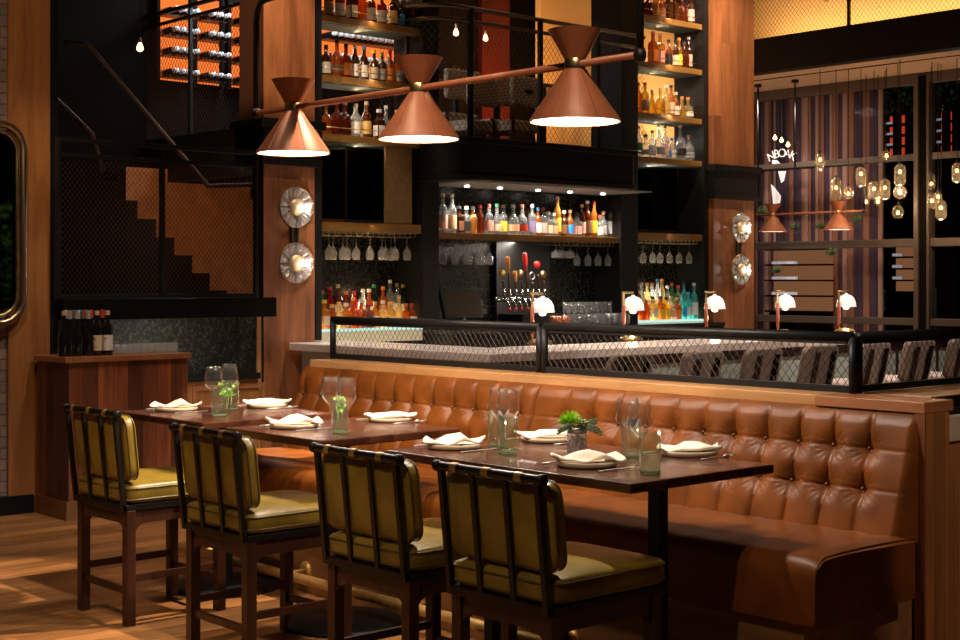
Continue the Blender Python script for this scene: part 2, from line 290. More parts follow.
# ------------------------------------------------------------------ mesh builder
class MB:
    def __init__(s): s.v = []; s.f = []
    def add(s, vs, fs):
        o = len(s.v); s.v += [tuple(v) for v in vs]; s.f += [tuple(i+o for i in f) for f in fs]
    def box(s, x0, x1, y0, y1, z0, z1):
        s.add([(x0, y0, z0), (x1, y0, z0), (x1, y1, z0), (x0, y1, z0), (x0, y0, z1), (x1, y0, z1), (x1, y1, z1), (x0, y1, z1)],
              [(0, 3, 2, 1), (4, 5, 6, 7), (0, 1, 5, 4), (1, 2, 6, 5), (2, 3, 7, 6), (3, 0, 4, 7)]); return s
    def tube(s, pts, r, n=10, closed=False, cap=True):
        pts = [Vector(p) for p in pts]; rings = []; m = len(pts); up = None
        for i, p in enumerate(pts):
            a = pts[(i-1) % m] if (i > 0 or closed) else p; b = pts[(i+1) % m] if (i < m-1 or closed) else p
            d = (b-a).normalized()
            if up is None: up = Vector((0, 0, 1)) if abs(d.z) < .9 else Vector((1, 0, 0))
            u = d.cross(up).normalized(); w = u.cross(d).normalized(); up = w
            rr = r[i] if isinstance(r, (list, tuple)) else r
            rings.append([p+u*rr*math.cos(2*PI*k/n)+w*rr*math.sin(2*PI*k/n) for k in range(n)])
        vs = [v for rg in rings for v in rg]; fs = []
        for i in range(m if closed else m-1):
            j = (i+1) % m
            for k in range(n): fs.append((i*n+k, i*n+(k+1) % n, j*n+(k+1) % n, j*n+k))
        if cap and not closed: fs.append(tuple(range(n))[::-1]); fs.append(tuple((m-1)*n+k for k in range(n)))
        s.add(vs, fs); return s
    def bar(s, a, b, w, h, up=(0, 0, 1)):
        a = Vector(a); b = Vector(b); d = (b-a).normalized(); up = Vector(up)
        u = d.cross(up).normalized()*w/2; q = u.cross(d).normalized()*h/2
        s.add([a-u-q, a+u-q, a+u+q, a-u+q, b-u-q, b+u-q, b+u+q, b-u+q], [(0, 1, 2, 3), (7, 6, 5, 4), (0, 4, 5, 1), (1, 5, 6, 2), (2, 6, 7, 3), (3, 7, 4, 0)]); return s
    def lathe(s, prof, c=(0, 0, 0), n=20, axis='Z', cap0=False, cap1=False, sx=1, sy=1, a0=0, rot=None):
        vs = []; fs = []
        for r, z in prof:
            for k in range(n):
                t = 2*PI*k/n+a0; p = (r*math.cos(t)*sx, r*math.sin(t)*sy, z)
                if axis == 'X': p = (p[2], p[0], p[1])
                elif axis == 'Y': p = (p[0], p[2], p[1])
                if rot is not None: p = rot @ Vector(p)
                vs.append((p[0]+c[0], p[1]+c[1], p[2]+c[2]))
        for i in range(len(prof)-1):
            for k in range(n): fs.append((i*n+k, i*n+(k+1) % n, (i+1)*n+(k+1) % n, (i+1)*n+k))
        if cap0: fs.append(tuple(range(n))[::-1])
        if cap1: fs.append(tuple((len(prof)-1)*n+k for k in range(n)))
        s.add(vs, fs); return s
    def prism(s, poly, a, b, axis='X'):
        """poly: list of 2D points swept along axis from a to b"""
        n = len(poly); vs = []
        for t in (a, b):
            for p in poly:
                vs.append({'X': (t, p[0], p[1]), 'Y': (p[0], t, p[1]), 'Z': (p[0], p[1], t)}[axis])
        s.add(vs, [tuple(range(n))[::-1], tuple(range(n, 2*n))]+[(i, (i+1) % n, n+(i+1) % n, n+i) for i in range(n)]); return s
    def wires(s, o, u, v, Wd, Ht, pitch, r, up=None):
        """diamond wire mesh on rectangle o + u*[0,W] + v*[0,H]"""
        o = Vector(o); u = Vector(u); v = Vector(v); asp = 1.25
        for sg in (1, -1):
            k = -Ht/asp if sg == 1 else 0
            while k < (Wd if sg == 1 else Wd+Ht/asp):
                # line x = k + sg*y/asp
                ys = [0, Ht]
                if sg == 1: y0 = max(0, -k*asp); y1 = min(Ht, (Wd-k)*asp)
                else: y0 = max(0, (k-Wd)*asp); y1 = min(Ht, k*asp)
                if y1-y0 > .003:
                    a = o+u*(k+sg*y0/asp)+v*y0; b = o+u*(k+sg*y1/asp)+v*y1
                    s.tube([a, b], r, 4, cap=False)
                k += pitch
        return s
    def build(s, name, mat, parent=None, smooth=False, bevel=0, loc=None, seg=2):
        me = bpy.data.meshes.new(name); me.from_pydata(s.v, [], s.f); me.update()
        bm = bmesh.new(); bm.from_mesh(me); bmesh.ops.recalc_face_normals(bm, faces=bm.faces[:]); bm.to_mesh(me); bm.free()
        o = bpy.data.objects.new(name, me); COL.objects.link(o)
        me.materials.append(M[mat] if isinstance(mat, str) else mat)
        if smooth:
            me.polygons.foreach_set('use_smooth', [True]*len(me.polygons))
            if smooth == 'auto':
                me.set_sharp_from_angle(angle=math.radians(40))
        if bevel:
            b = o.modifiers.new('bevel', 'BEVEL'); b.width = bevel; b.segments = seg; b.limit_method = 'ANGLE'
        if parent: o.parent = parent
        if loc: o.location = loc
        return o
def box(*a): return MB().box(*a)
def tag(o, label=None, cat=None, group=None, kind=None):
    if label: o['label'] = label
    if cat: o['category'] = cat
    if group: o['group'] = group
    if kind: o['kind'] = kind
    return o
def thing(name, loc, label, cat, group=None, rz=0):
    o = bpy.data.objects.new(name, None); COL.objects.link(o); o.location = loc; o.rotation_euler = (0, 0, rz); o.empty_display_size = .1
    return tag(o, label, cat, group)
def dup(root, loc, label=None, rz=None, group=None, scale=None):
    r = root.copy(); COL.objects.link(r); r.location = loc
    if rz is not None: r.rotation_euler = (0, 0, rz)
    if label: r['label'] = label
    if group: r['group'] = group
    if scale: r.scale = scale
    for ch in list(root.children):
        c = ch.copy(); COL.objects.link(c); c.parent = r
        for g in list(ch.children):
            d = g.copy(); COL.objects.link(d); d.parent = c
    return r
def struct(name, mb, mat, label=None, **k):
    o = mb.build(name, mat, **k); o['kind'] = 'structure'
    if label: o['label'] = label
    return o
ORD = ['first', 'second', 'third', 'fourth', 'fifth', 'sixth', 'seventh', 'eighth', 'ninth', 'tenth', 'eleventh', 'twelfth', 'thirteenth', 'fourteenth', 'fifteenth', 'sixteenth', 'seventeenth', 'eighteenth', 'nineteenth', 'twentieth',
       'twenty-first', 'twenty-second', 'twenty-third', 'twenty-fourth', 'twenty-fifth', 'twenty-sixth', 'twenty-seventh', 'twenty-eighth', 'twenty-ninth', 'thirtieth']
def arc(cx, cy, r, a0, a1, n=6): return [(cx+r*math.cos(math.radians(a0+(a1-a0)*i/n)), cy+r*math.sin(math.radians(a0+(a1-a0)*i/n))) for i in range(n+1)]

# ================================================================== STRUCTURE
struct('floor', box(-16, 3, -2, 20, -.05, 0), 'floor')
# left wall
LX = -9.84
yP0, yP1, yP2 = atx(8.5, 60, LX).y, atx(50, 60, LX).y, atx(57, 60, LX).y
struct('wall_left', box(-10.1, LX-.03, 0, yP0, 0, 5.6), 'brick', 'painted brick wall beside the gold framed mirror')
struct('trim_1', box(-10.1, LX, yP0, yP1, .0, 5.6), 'oak', 'oak pilaster between brick wall and dark stairwell')
struct('baseboard_left', box(LX-.03, LX+.02, 0, 4.60, 0, .13), 'black_wood')
struct('trim_2', box(-10.0, LX+.01, yP1, yP2, 0, 5.6), 'black', 'black steel upright beside the oak pilaster')
# stairwell niche: back walls
struct('wall_stairwell', box(-13.0, -12.85, atx(126, 200, -12.85).y, 9.6, .0, 2.75), 'orange_wood', 'orange wood wall behind the stairs')
struct('wall_niche', box(-10.4, -10.26, 4.74, 6.80, .0, 1.52), 'granite_l', 'speckled granite backsplash under the dark beam')
b = box(-10.24, -9.70, yP2, 6.58, 1.36, 1.513)
struct('trim_3', b, 'black_gloss', 'glossy black beam over the granite niche', bevel=.004)
# dark upper stair walls
struct('wall_upper', box(-14.6, -14.4, 3, 7.5, 0, 6), 'near_black')
struct('wall_back', box(-13.6, -13.4, 6, 18, 2.7, 6.2), 'near_black', 'dark wall of the upper dining level')
struct('wall_mezzanine', box(-14.4, -10.75, 7.56, 12.5, 2.62, 2.86), 'near_black', 'dark edge of the upper floor')
# wood columns by the bar
def column(y0, y1, x1, zb0, zb1, who):
    struct('column_'+who, box(x1-.36, x1, y0, y1, zb0, 6.2).box(x1-.10, x1, y0, y1, 0, zb0), 'oak_boards', 'oak boarded column carrying two crystal wall lights')
    b = box(x1-.40, x1+.03, y0-.02, y1+.03, zb0, zb1); b.box(x1-.42, x1+.07, y0-.06, y1+.07, zb1-.07, zb1); b.box(x1-.42, x1+.05, y0-.04, y1+.05, zb0, zb0+.06)
    struct('trim_'+who, b, 'black_wood', 'black band around the oak column', bevel=.004)
column(6.72, 7.235, -10.1, 2.60, 2.98, 'niche')
column(12.66, 13.38, -10.2, 2.545, 2.92, 'window')
struct('trim_4', box(-10.06, -10.04, 6.62, 6.66, 0, 1.38), 'oak_h', 'thin pale wood edge of the niche')

# ================================================================== MIRROR
t = thing('wall_mirror', (LX+.005, 4.2, 1.35), 'gold rimmed mirror with rounded corners on the painted brick wall', 'mirror')
def rrect(y0, y1, z0, z1, r, n=8):
    return arc(y1-r, z1-r, r, 0, 90, n)+arc(y0+r, z1-r, r, 90, 180, n)+arc(y0+r, z0+r, r, 180, 270, n)+arc(y1-r, z0+r, r, 270, 360, n)
pts = rrect(-.95, .315, 0, 1.39, .17)
MB().tube([(.03, p[0], p[1]) for p in pts], .026, 10, closed=True).build('mirror_frame', 'rim_metal', t, True)
pts2 = rrect(-.90, .265, .05, 1.34, .14)
MB().tube([(.035, p[0], p[1]) for p in pts2], .014, 8, closed=True).build('inner_rim', 'antique', t, True)
MB().prism(pts2, 0, .012, 'X').build('mirror_glass', P('mirror_dark', (.05, .055, .05), .03, 1), t)

t = thing('potted_tree', (-2.5, 7.8, 0), 'leafy green potted tree that shows in the gold rimmed mirror', 'plant')
MB().lathe([(0, 0), (.20, 0), (.26, .5), (.24, .5), (.22, .42), (0, .42)], n=24).build('planter', 'black', t, True)
MB().tube([(0, 0, .4), (.03, 0, 1.2), (0, .02, 2.2)], .02, 8).build('trunk', 'walnut', t, True)
m = MB(); rr = random.Random(2)
for k_ in range(420):
    c = Vector((rr.gauss(0, .22), rr.gauss(0, .22), rr.uniform(.9, 2.6))); u = Vector((rr.uniform(-1, 1), rr.uniform(-1, 1), rr.uniform(-1, 1))).normalized()*.07; v = u.orthogonal().normalized()*.03
    m.add([c-u, c+v, c+u, c-v], [(0, 1, 2, 3)])
m.build('foliage', 'green_leaf', t)
spot('unseen_spot', (-3.9, 6.6, 4.4), (-2.5, 7.8, 1.7), 220, NEUT, 40, .5, .05)  # unseen spot added so the tree shows brighter in the mirror
# ================================================================== SIDEBOARD with wine
t = thing('service_cabinet', (-9.33, 4.61, 0), 'service cabinet clad in reclaimed red-brown boards with oak top', 'cabinet')
MB().box(-.46, 0, .012, .945, .0, 1.08).build('body', 'reclaimed', t, bevel=.002)
MB().box(-.46, .0, 0, .012, .0, 1.08).build('end_panel', 'reclaimed_x', t)
MB().box(-.465, .008, -.008, .95, 0, .13).build('plinth', 'base_wood', t)
MB().box(-.48, .02, -.02, .965, 1.08, 1.12).build('cabinet_top', 'red_oak', t, bevel=.004)
def bottle_profile(kind, h):
    P_ = {'bordeaux': [(.0, 0), (.036, .003), (.037, .01), (.037, .62), (.034, .68), (.018, .76), (.0145, .80), (.0145, 1)],
          'burgundy': [(.0, 0), (.039, .003), (.040, .02), (.040, .40), (.034, .52), (.018, .70), (.0145, .78), (.0145, 1)],
          'round': [(0, 0), (.040, .005), (.044, .03), (.044, .58), (.040, .66), (.026, .73), (.017, .77), (.016, 1)],
          'squat': [(0, 0), (.050, .01), (.060, .10), (.060, .46), (.050, .60), (.028, .68), (.017, .73), (.017, 1)],
          'tall': [(0, 0), (.036, .004), (.038, .02), (.038, .62), (.032, .70), (.018, .78), (.015, 1)],
          'flask': [(0, 0), (.050, .01), (.052, .04), (.052, .60), (.046, .68), (.020, .74), (.017, .78), (.017, 1)],
          'square': [(0, 0), (.052, .01), (.056, .03), (.056, .62), (.050, .68), (.024, .74), (.020, .78), (.020, 1)],
          'cone': [(0, 0), (.052, .01), (.055, .04), (.048, .30), (.030, .58), (.018, .72), (.015, 1)]}[kind]
    return [(r, z*h) for r, z in P_]
BC = {}
def bottle(name, loc, kind, h, body, cap, label_c, label, group, caph=.03, cat='bottle', nn=12):
    key = (kind, round(h, 2), body, cap, label_c, caph)
    if key in BC:
        return dup(BC[key], loc, label, group=group)
    t = thing(name, loc, label, cat, group)
    pr = bottle_profile(kind, h)
    n = 4 if kind == 'square' else nn; a0 = PI/4 if n == 4 else 0
    sy = 1.0; sx = .62 if kind == 'flask' else 1
    bm_ = LIQ[body] if body in LIQ else M[body]
    MB().lathe(pr, n=n, sx=sx, sy=sy, cap1=True, a0=a0).build('bottle_body', bm_, t, 'auto' if n > 4 else False)
    rn = pr[-1][0]
    MB().lathe([(rn+.003, h-caph*.55), (rn+.003, h+caph*.45), (rn*.5, h+caph*.5)], n=8, cap0=True, cap1=True).build('cap', LAB[cap], t, 'auto')
    if label_c:
        r = max(p[0] for p in pr)*(.995 if n == 4 else 1.02); z0, z1 = (.12*h, .48*h)
        if kind in ('cone', 'burgundy'): z1 = .36*h
        if kind == 'squat': z0, z1 = .14*h, .36*h
        m = MB(); k = 8; vs = []; fs = []
        if n == 4:
            w = r*.707+.001; vs = [(w, -w*.8, z0), (w, w*.8, z0), (w, w*.8, z1), (w, -w*.8, z1), (-w*.8, -w, z0), (w*.8, -w, z0), (w*.8, -w, z1), (-w*.8, -w, z1)]; fs = [(0, 1, 2, 3), (4, 5, 6, 7)]
        else:
            for i in range(k+1):
                a = math.radians(-125+170*i/k); 
                for z in (z0, z1): vs.append((r*sx*math.cos(a)*1.01, r*math.sin(a)*1.01, z))
            fs = [(2*i, 2*i+2, 2*i+3, 2*i+1) for i in range(k)]
        m.add(vs, fs); m.build('paper_label', LAB[label_c], t, True)
    BC[key] = t
    return t
# wine on the cabinet
TOPZ = 1.12
wb = [(66, -9.62, 'burgundy', 'silver', None), (69.5, -9.43, 'burgundy', 'grey', None), (64, -9.45, 'burgundy', 'cork', None), (73.5, -9.60, 'bordeaux', 'brown', None), (77.5, -9.42, 'burgundy', 'grey', None), (80, -9.62, 'bordeaux', 'blue', None), (83, -9.48, 'bordeaux', 'brown', None),
      (85.5, -9.66, 'bordeaux', 'red', None), (88.5, -9.41, 'burgundy', 'grey', None), (91, -9.58, 'bordeaux', 'red', None), (97, -9.41, 'bordeaux', 'cork', 'cream'), (102.5, -9.60, 'bordeaux', 'red', None), (107.5, -9.41, 'bordeaux', 'cork', 'white')]
wl = ['dark wine bottle with silver capsule beside the black steel upright', 'dark burgundy bottle with grey foil standing foremost near the pilaster', 'corked dark wine bottle in the end row by the pilaster', 'slim dark wine bottle with brown foil behind the front row',
      'dark sloped-shoulder bottle with grey foil, middle of the front three', 'slim wine bottle with bright blue foil at the back', 'dark wine bottle with brown foil behind the blue one', 'wine bottle with dull red foil at the back, next to the blue foil',
      'grey foil sloped bottle standing just before the cream labelled wine', 'wine bottle with bright red foil directly behind the grey foil bottle', 'open corked wine bottle with cream label and red mark', 'red foil wine bottle peeking between the two labelled bottles', 'corked wine bottle with white label and red wing mark next to tumblers']
for (px, X, k, cap, lc), lb in zip(wb, wl):
    p = atx(px, 330, X)
    o = bottle('wine_bottle', (X, p.y, TOPZ), k, .29 if cap != 'cork' else .30, 'wine_glass_dark', cap, lc, lb, 'wine bottles on the service cabinet', caph=.055 if cap != 'cork' else .03)
# marks on the two labels
for px, c in ((97, 'red'), (107.5, 'red')):
    p = atx(px, 330, -9.41)
    m = MB(); r = .0375*1.02*1.02
    for (a, z, w, h) in (((-50, .115, .010, .012), (-40, .105, .006, .010), (-45, .062, .02, .004)) if px == 97 else ((-55, .118, .012, .006), (-42, .118, .012, .006), (-48, .110, .007, .008))):
        ca = math.cos(math.radians(a)); sa = math.sin(math.radians(a)); R = r+.0008; c0 = Vector((R*ca, R*sa, z)); tn = Vector((-sa, ca, 0))
        m.add([c0-tn*w/2, c0+tn*w/2, c0+tn*w/2+Vector((0, 0, h)), c0-tn*w/2+Vector((0, 0, h))], [(0, 1, 2, 3)])
    root = [o for o in bpy.data.objects if o.name.startswith('wine_bottle') and o.type == 'EMPTY' and abs(o.location.y-p.y) < .004 and abs(o.location.x+9.41) < .01][0]
    m.build('label_print', LAB['red'] if px != 97 else LAB['brown'], root)
# short tumblers row
def tumbler_small():
    t = thing('rocks_glass', (0, 0, 0), 'short clear tumbler', 'glass', 'tumblers on the service cabinet')
    MB().lathe([(0, .002), (.030, .002), (.034, .01), (.038, .075), (.036, .075), (.032, .014), (0, .012)], n=16).build('tumbler_bowl', 'hung_glass', t, True); return t
tg = None
for i in range(9):
    px = 117+i*7; p = atx(px, 355, -9.44)
    lb = ORD[i]+' short clear tumbler from the labelled wine bottles on cabinet'
    if i == 0: tg = tumbler_small(); tg.location = (-9.44, p.y, TOPZ); tg['label'] = lb
    else: dup(tg, (-9.44, p.y, TOPZ), lb)
# serving tray the bottles stand on -> low niche counter
t = thing('niche_counter', (-10.0, 5.56, 0), 'dark stone counter on oak panelled base inside the granite niche', 'counter')
MB().box(-.22, .06, .04, 1.03, .855, .905).build('countertop', 'black_gloss', t, bevel=.003)
m = MB().box(-.22, .02, .04, 1.03, 0, .855); m.build('panelled_base', 'oak', t)
for y0 in (.07, .42, .78):
    f = MB()
    for a in ((.02, .035, y0, y0+.31, .78, .82), (.02, .035, y0, y0+.31, .10, .14), (.02, .035, y0, y0+.035, .14, .78), (.02, .035, y0+.275, y0+.31, .14, .78)): f.box(*a)
    f.build('door_panel', 'red_oak', t, bevel=.002)
# under-beam light for granite
area('niche_light', (-9.95, 5.8, 1.365), (-10.25, 5.8, 1.0), .35, 1.9, 5, NEUT)

# ================================================================== STAIRS + balustrades
t = thing('staircase', (-12.0, 6.5, 0), 'black staircase silhouette rising behind the wire mesh', 'staircase')
m = MB(); 
steps = [(118, 183), (140, 195), (157, 235), (175, 252), (192, 270), (209, 290)]
prof = []
for i in range(7):
    y = 7.57-i*.19; z = 1.55+i*.165 
    m.box(-.82, .0, y-6.5-.19, y-6.5, 0, z)
m.box(-.82, 0, 7.57-6.5-7*.19-2.2, 7.57-6.5-7*.19, 0, 2.75); m.build('treads', 'near_black', t)
a = atx(88, 45, -10.9); bb = atx(208, 186, -10.9)
MB().tube([a-t.location+Vector((0, -.2, .0)), a-t.location, bb-t.location, bb-t.location+Vector((0, .45, .03)), bb-t.location+Vector((0, .45, -.1))], .022, 8).build('handrail', 'bronze_rail', t, True)
a2 = atx(57, 100, -10.9)-t.location; b2 = atx(92, 134, -10.9)-t.location
MB().tube([a2+(a2-b2)*.6, a2, b2, b2+Vector((0, .1, -.3))], .022, 8).build('handrail', 'bronze_rail', t, True)
def balustrade(name, o, u, Wd, z0, z1, post_n, label, pitch, r, mat='black', parent=None, topgap=.11, rail=.03, toprail=.035, midrail=True):
    """wire infill panel with posts between z0 and z1, along u from o (xy)"""
    u = Vector((u[0], u[1], 0)).normalized(); o = Vector((o[0], o[1], 0))
    t = thing(name, (o.x, o.y, z0), label, 'railing'); H = z1-z0
    MB().bar(Vector((0, 0, H-toprail/2)), u*Wd+Vector((0, 0, H-toprail/2)), toprail*1.3, toprail).build('top_rail', mat, t, bevel=.004)
    MB().bar(Vector((0, 0, rail/2)), u*Wd+Vector((0, 0, rail/2)), rail, rail).build('bottom_rail', mat, t, bevel=.003)
    if midrail: MB().bar(Vector((0, 0, H-topgap-rail/2)), u*Wd+Vector((0, 0, H-topgap-rail/2)), rail, rail).build('middle_rail', mat, t, bevel=.003)
    for i in range(post_n+1):
        c = u*(Wd*i/post_n); MB().box(c.x-rail*.6, c.x+rail*.6, c.y-rail*.6, c.y+rail*.6, 0, H).build('post', mat, t, bevel=.003)
    mh = H-topgap-rail if midrail else H-toprail
    MB().wires((0, 0, rail), u, (0, 0, 1), Wd, mh-rail, pitch, r).build('wire_mesh', 'wire_stair', t)
    return t
M['wire_stair'] = P('wire_stair', (.05, .022, .012), .6, 0, spec=.2)
M['wire'] = P('wire', (.035, .028, .022), .5, .3)
M['wire_dark'] = P('wire_dark', (.05, .04, .035), .5, .6)
balustrade('stair_balustrade', (-9.76, atx(58, 200, -9.76).y), (0, 1), atx(256, 200, -9.76).y-atx(58, 200, -9.76).y, 1.515, 2.67, 2, 'black railing with wire mesh standing on the beam before the stairs', .036, .0016)
balustrade('upper_balustrade', (-14.25, 7.5), (1, 0), 3.4, 3.05, 4.36, 2, 'black railing with wire mesh in front of the wine racks upstairs', .055, .0025)
struct('wall_landing', box(-14.3, -10.5, 7.42, 7.56, 2.62, 3.05), 'black_wood')

# ================================================================== WINE RACK WALL upstairs
RX = -13.15
bodyb = None
def wine_in_rack():
    t = thing('racked_wine_bottle', (0, 0, 0), 'x', 'bottle', 'wine bottles lying in the lit upstairs racks')
    MB().lathe([(0, -.16), (.034, -.155), (.036, -.14), (.036, .0), (.032, .04), (.018, .08)], axis='X', n=10).build('bottle_body', 'wine_glass_dark', t, True)
    MB().lathe([(.018, .06), (.025, .08), (.026, .15), (0, .157)], axis='X', n=8).build('capsule', 'capsule', t, True); return t
def rack(y0, y1, z0, z1, zrows, label, who, skip=()):
    global bodyb
    t = thing('wine_rack', (RX, y0, z0), label, 'wine rack', 'lit wine racks upstairs')
    w = y1-y0; h = z1-z0
    MB().box(-.22, -.20, 0, w, 0, h).build('back_panel', 'rack_back', t)
    m = MB()
    m.box(-.22, -.15, -.04, 0, -.03, h+.03); m.box(-.22, -.15, w, w+.04, -.03, h+.03); m.box(-.22, -.15, 0, w, -.03, 0); m.box(-.22, -.15, 0, w, h, h+.03)
    m.build('rack_frame', 'near_black', t)
    for zr in zrows:
        MB().box(-.2, -.05, 0, w, zr-z0-.012, zr-z0).build('rack_shelf', M['walnut'], t)
    n = int(w/.078)
    for ri, zr in enumerate(zrows):
        for i in range(n):
            y = y0+.055+i*(w-.11)/max(1, n-1)
            lb = '%s wine bottle from the stairs in row %s of the %s rack' % (ORD[i], ['one', 'two', 'three', 'four'][len(zrows)-1-ri], who)
            if bodyb is None: bodyb = wine_in_rack(); bodyb.location = (RX-.06, y, zr+.042); bodyb['label'] = lb
            else: dup(bodyb, (RX-.06, y, zr+.042), lb)
ROWS = [3.735, 3.955, 4.16, 4.365]
rk = lambda px: atx(px, 40, RX-.2).y
rack(rk(158), rk(188), 3.70, 4.60, ROWS, 'orange lit wine rack nearest the stairs', 'stair side')
rack(rk(195), rk(219), 3.70, 4.60, ROWS, 'narrow orange lit wine rack, second from the stairs', 'narrow')
rack(rk(229), rk(300), 3.70, 4.60, ROWS, 'wide orange lit wine rack partly hidden by the oak column', 'wide')
rack(rk(318), rk(398), 4.02, 4.95, [4.10, 4.34, 4.60], 'orange lit wine rack seen through the whisky shelves', 'whisky shelf')
area('rack_light', (-12.5, 8.4, 5.2), (-13.1, 8.5, 4.1), .2, 3.2, 110, COOL)
# upstairs bulb near stairs
def bare_bulb(px, py, X, label):
    p = atx(px, py, X); t = thing('hanging_bulb', p, label, 'light bulb', 'bare warm bulbs upstairs')
    MB().lathe([(0, -.035), (.025, -.025), (.032, 0), (.022, .03), (.012, .05)], n=12).build('bulb_glass', 'bulb', t, True)
    MB().lathe([(.014, .05), (.014, .10)], n=8, cap1=True).build('socket', 'brass', t)
    MB().tube([(0, 0, .1), (0, 0, 1.2)], .004, 5).build('cord', 'black', t)
    point('bulb_light', (0, 0, -.08), 6, AMBER, .03, t)
    return t
bare_bulb(140, 48, -12.4, 'bare warm bulb glowing by the stairs')
bare_bulb(456, 33, -12.6, 'bare warm bulb over the upstairs table nearest the hood corner')
bare_bulb(485.5, 38.5, -13.0, 'bare warm bulb before the red panel upstairs')

# ================================================================== BACK BAR
CT = 1.195
BX = -10.3   # front plane of the shelving
def ypx(px, X=BX): return atx(px, 300, X).y
yL0, yL1 = ypx(320), ypx(421); yM0, yM1 = ypx(437), ypx(619); yR0, yR1 = ypx(636), ypx(702)
t = thing('back_bar_frame', (BX, yL0, 0), 'tall black frame dividing the back bar shelving into three bays', 'shelving')
MB().box(0, .17, atx(316, 300, BX+.17).y-yL0, atx(322, 300, BX+.17).y-yL0, 1.14, 6.2).build('upright', 'black', t, bevel=.004)
for (a_, b_) in ((yL0-.15, yL0-.02), (yL1, yM0), (yM1, yR0), (yR1, yR1+.12)):
    MB().box(-.40, .03 if b_ > yL0 else -.02, a_-yL0, b_-yL0, CT if b_ > yL0 else 1.14, 6.2).build('upright', 'black', t, bevel=.004)
MB().box(-.42, -.36, yM0-yL0, yM1-yL0, CT, 2.62).build('granite_back', 'granite', t)
MB().box(-.42, -.36, 0, yL1-yL0, CT, 2.13).build('granite_back', 'granite', t)
MB().box(-.42, -.36, yR0-yL0, yR1-yL0, CT, 2.13).build('granite_back', 'granite', t)
MB().box(-.345, -.335, .02, yL1-yL0-.02, 2.2, 2.88).build('mirror_panel', P('smoked_mirror', (.10, .09, .08), .04, 1), t)
MB().box(-.345, -.335, yR0-yL0+.02, yR1-yL0-.02, 2.2, 2.90).build('mirror_panel', P('smoked_mirror_b', (.10, .09, .08), .04, 1), t)
MB().box(-.06, -.03, atx(386, 180, BX-.03).y-yL0, atx(412, 180, BX-.03).y-yL0, 2.16, 2.86).build('timber_panel', P('olive_timber', (.20, .12, .04), .5, noise=.15), t)
# shelves
M['shelf_wood'] = wood('gilt_shelf', (.20, .10, .028), (.36, .19, .05), 'Y', .35, 9)
M['shelf_glass'] = P('frosted_shelf_underside', (.10, .12, .10), .7, spec=.2)
def bar_shelf(y0, y1, z, label, gallery=True, depth=.36, th=.06, led=True):
    t = thing('bottle_shelf', (BX, y0, z), label, 'shelf', 'back bar shelves'); w = y1-y0
    MB().box(-depth, .0, 0, w, -th, 0).build('shelf_board', 'shelf_wood', t, bevel=.002)
    MB().box(-depth+.02, -.03, .01, w-.01, -th-.006, -th).build('glass_underside', 'shelf_glass', t)
    if gallery: MB().tube([(-.005, 0, .06), (-.005, w, .06)], .004, 6).build('gallery_rail', 'antique', t, True)
    return t
for z, nm in ((3.95, 'top'), (3.43, 'middle'), (2.92, 'lower')):
    bar_shelf(yL0, yL1, z, 'gilt wood bottle shelf, %s of three in the bay by the niche column' % nm)
bar_shelf(yL0, yL1, 2.155, 'gilt wood shelf with hanging wine glasses by the niche column', False, th=.08)
for z, nm in ((4.46, 'highest'), (3.96, 'second highest'), (3.42, 'third highest'), (2.955, 'fourth highest')):
    bar_shelf(yR0, yR1, z, 'gilt wood bottle shelf, %s in the bay by the window column' % nm)
bar_shelf(yR0, yR1, 2.15, 'gilt wood shelf with hanging wine glasses by the window column', False, th=.07)
bar_shelf(yM0, yM1, 2.09, 'long gilt wood bottle shelf under the curved hood', False, th=.055)
def rackrail(y0, y1, z, label):
    t = thing('glass_hanger', (BX-.15, y0, z), label, 'rack', 'brass glass hangers under the shelves'); m = MB(); w = y1-y0; n = int(w/.12)
    for i in range(n):
        y = .03+i*w/n; m.tube([(.13, y, 0), (.13, y, -.035), (.13, y+.06, -.035), (.13, y+.06, 0)], .004, 5)
        m.tube([(-.1, y, -.035), (.13, y, -.035)], .004, 5); m.tube([(-.1, y+.06, -.035), (.13, y+.06, -.035)], .004, 5)
    m.build('rail', 'brass', t); return t
rackrail(yL0+.02, yL1-.02, 2.075, 'brass glass hanger in the bay by the niche column')
rackrail(yR0+.02, yR1-.02, 2.08, 'brass glass hanger in the bay by the window column')
rackrail(yM0+.02, yM0+.62, 2.035, 'brass glass hanger above the till screen')
rackrail(yM1-.95, yM1-.02, 2.035, 'brass glass hanger above the stacked tumblers')
# back counter
t = thing('back_counter', (BX, yM0-.08, 0), 'dark back counter running under the bar shelving', 'counter')
MB().box(-.35, .30, 0, yR1-yM0+.08, .0, CT-.04).build('counter_body', 'black_wood', t)
MB().box(-.36, .32, 0, yR1-yM0+.08, CT-.04, CT).build('countertop', 'black_gloss', t)
for y0, y1, nm in ((yL0, yL1, 'niche'), (yR0, yR1, 'window')):
    zb0 = 1.10 if nm == 'niche' else CT; dz = 1.20-zb0; t = thing('bottle_step', (BX, y0, zb0), 'glowing stepped bottle riser in the bay by the %s column' % nm, 'riser')
    MB().box(-.32, .02, .0, y1-y0, 0, dz).build('step_base', P('backlit_cream', (.6, .55, .4), .5, emit=(1, .85, .5), es=.22), t)
    MB().box(-.32, .025, .0, y1-y0, dz, dz+.022).build('lit_tread', 'led', t)
    MB().box(-.32, -.12, .0, y1-y0, dz+.022, dz+.075).build('upper_tread', P('backlit_amber', (.8, .6, .3), .4, emit=(1, .68, .30), es=5), t)
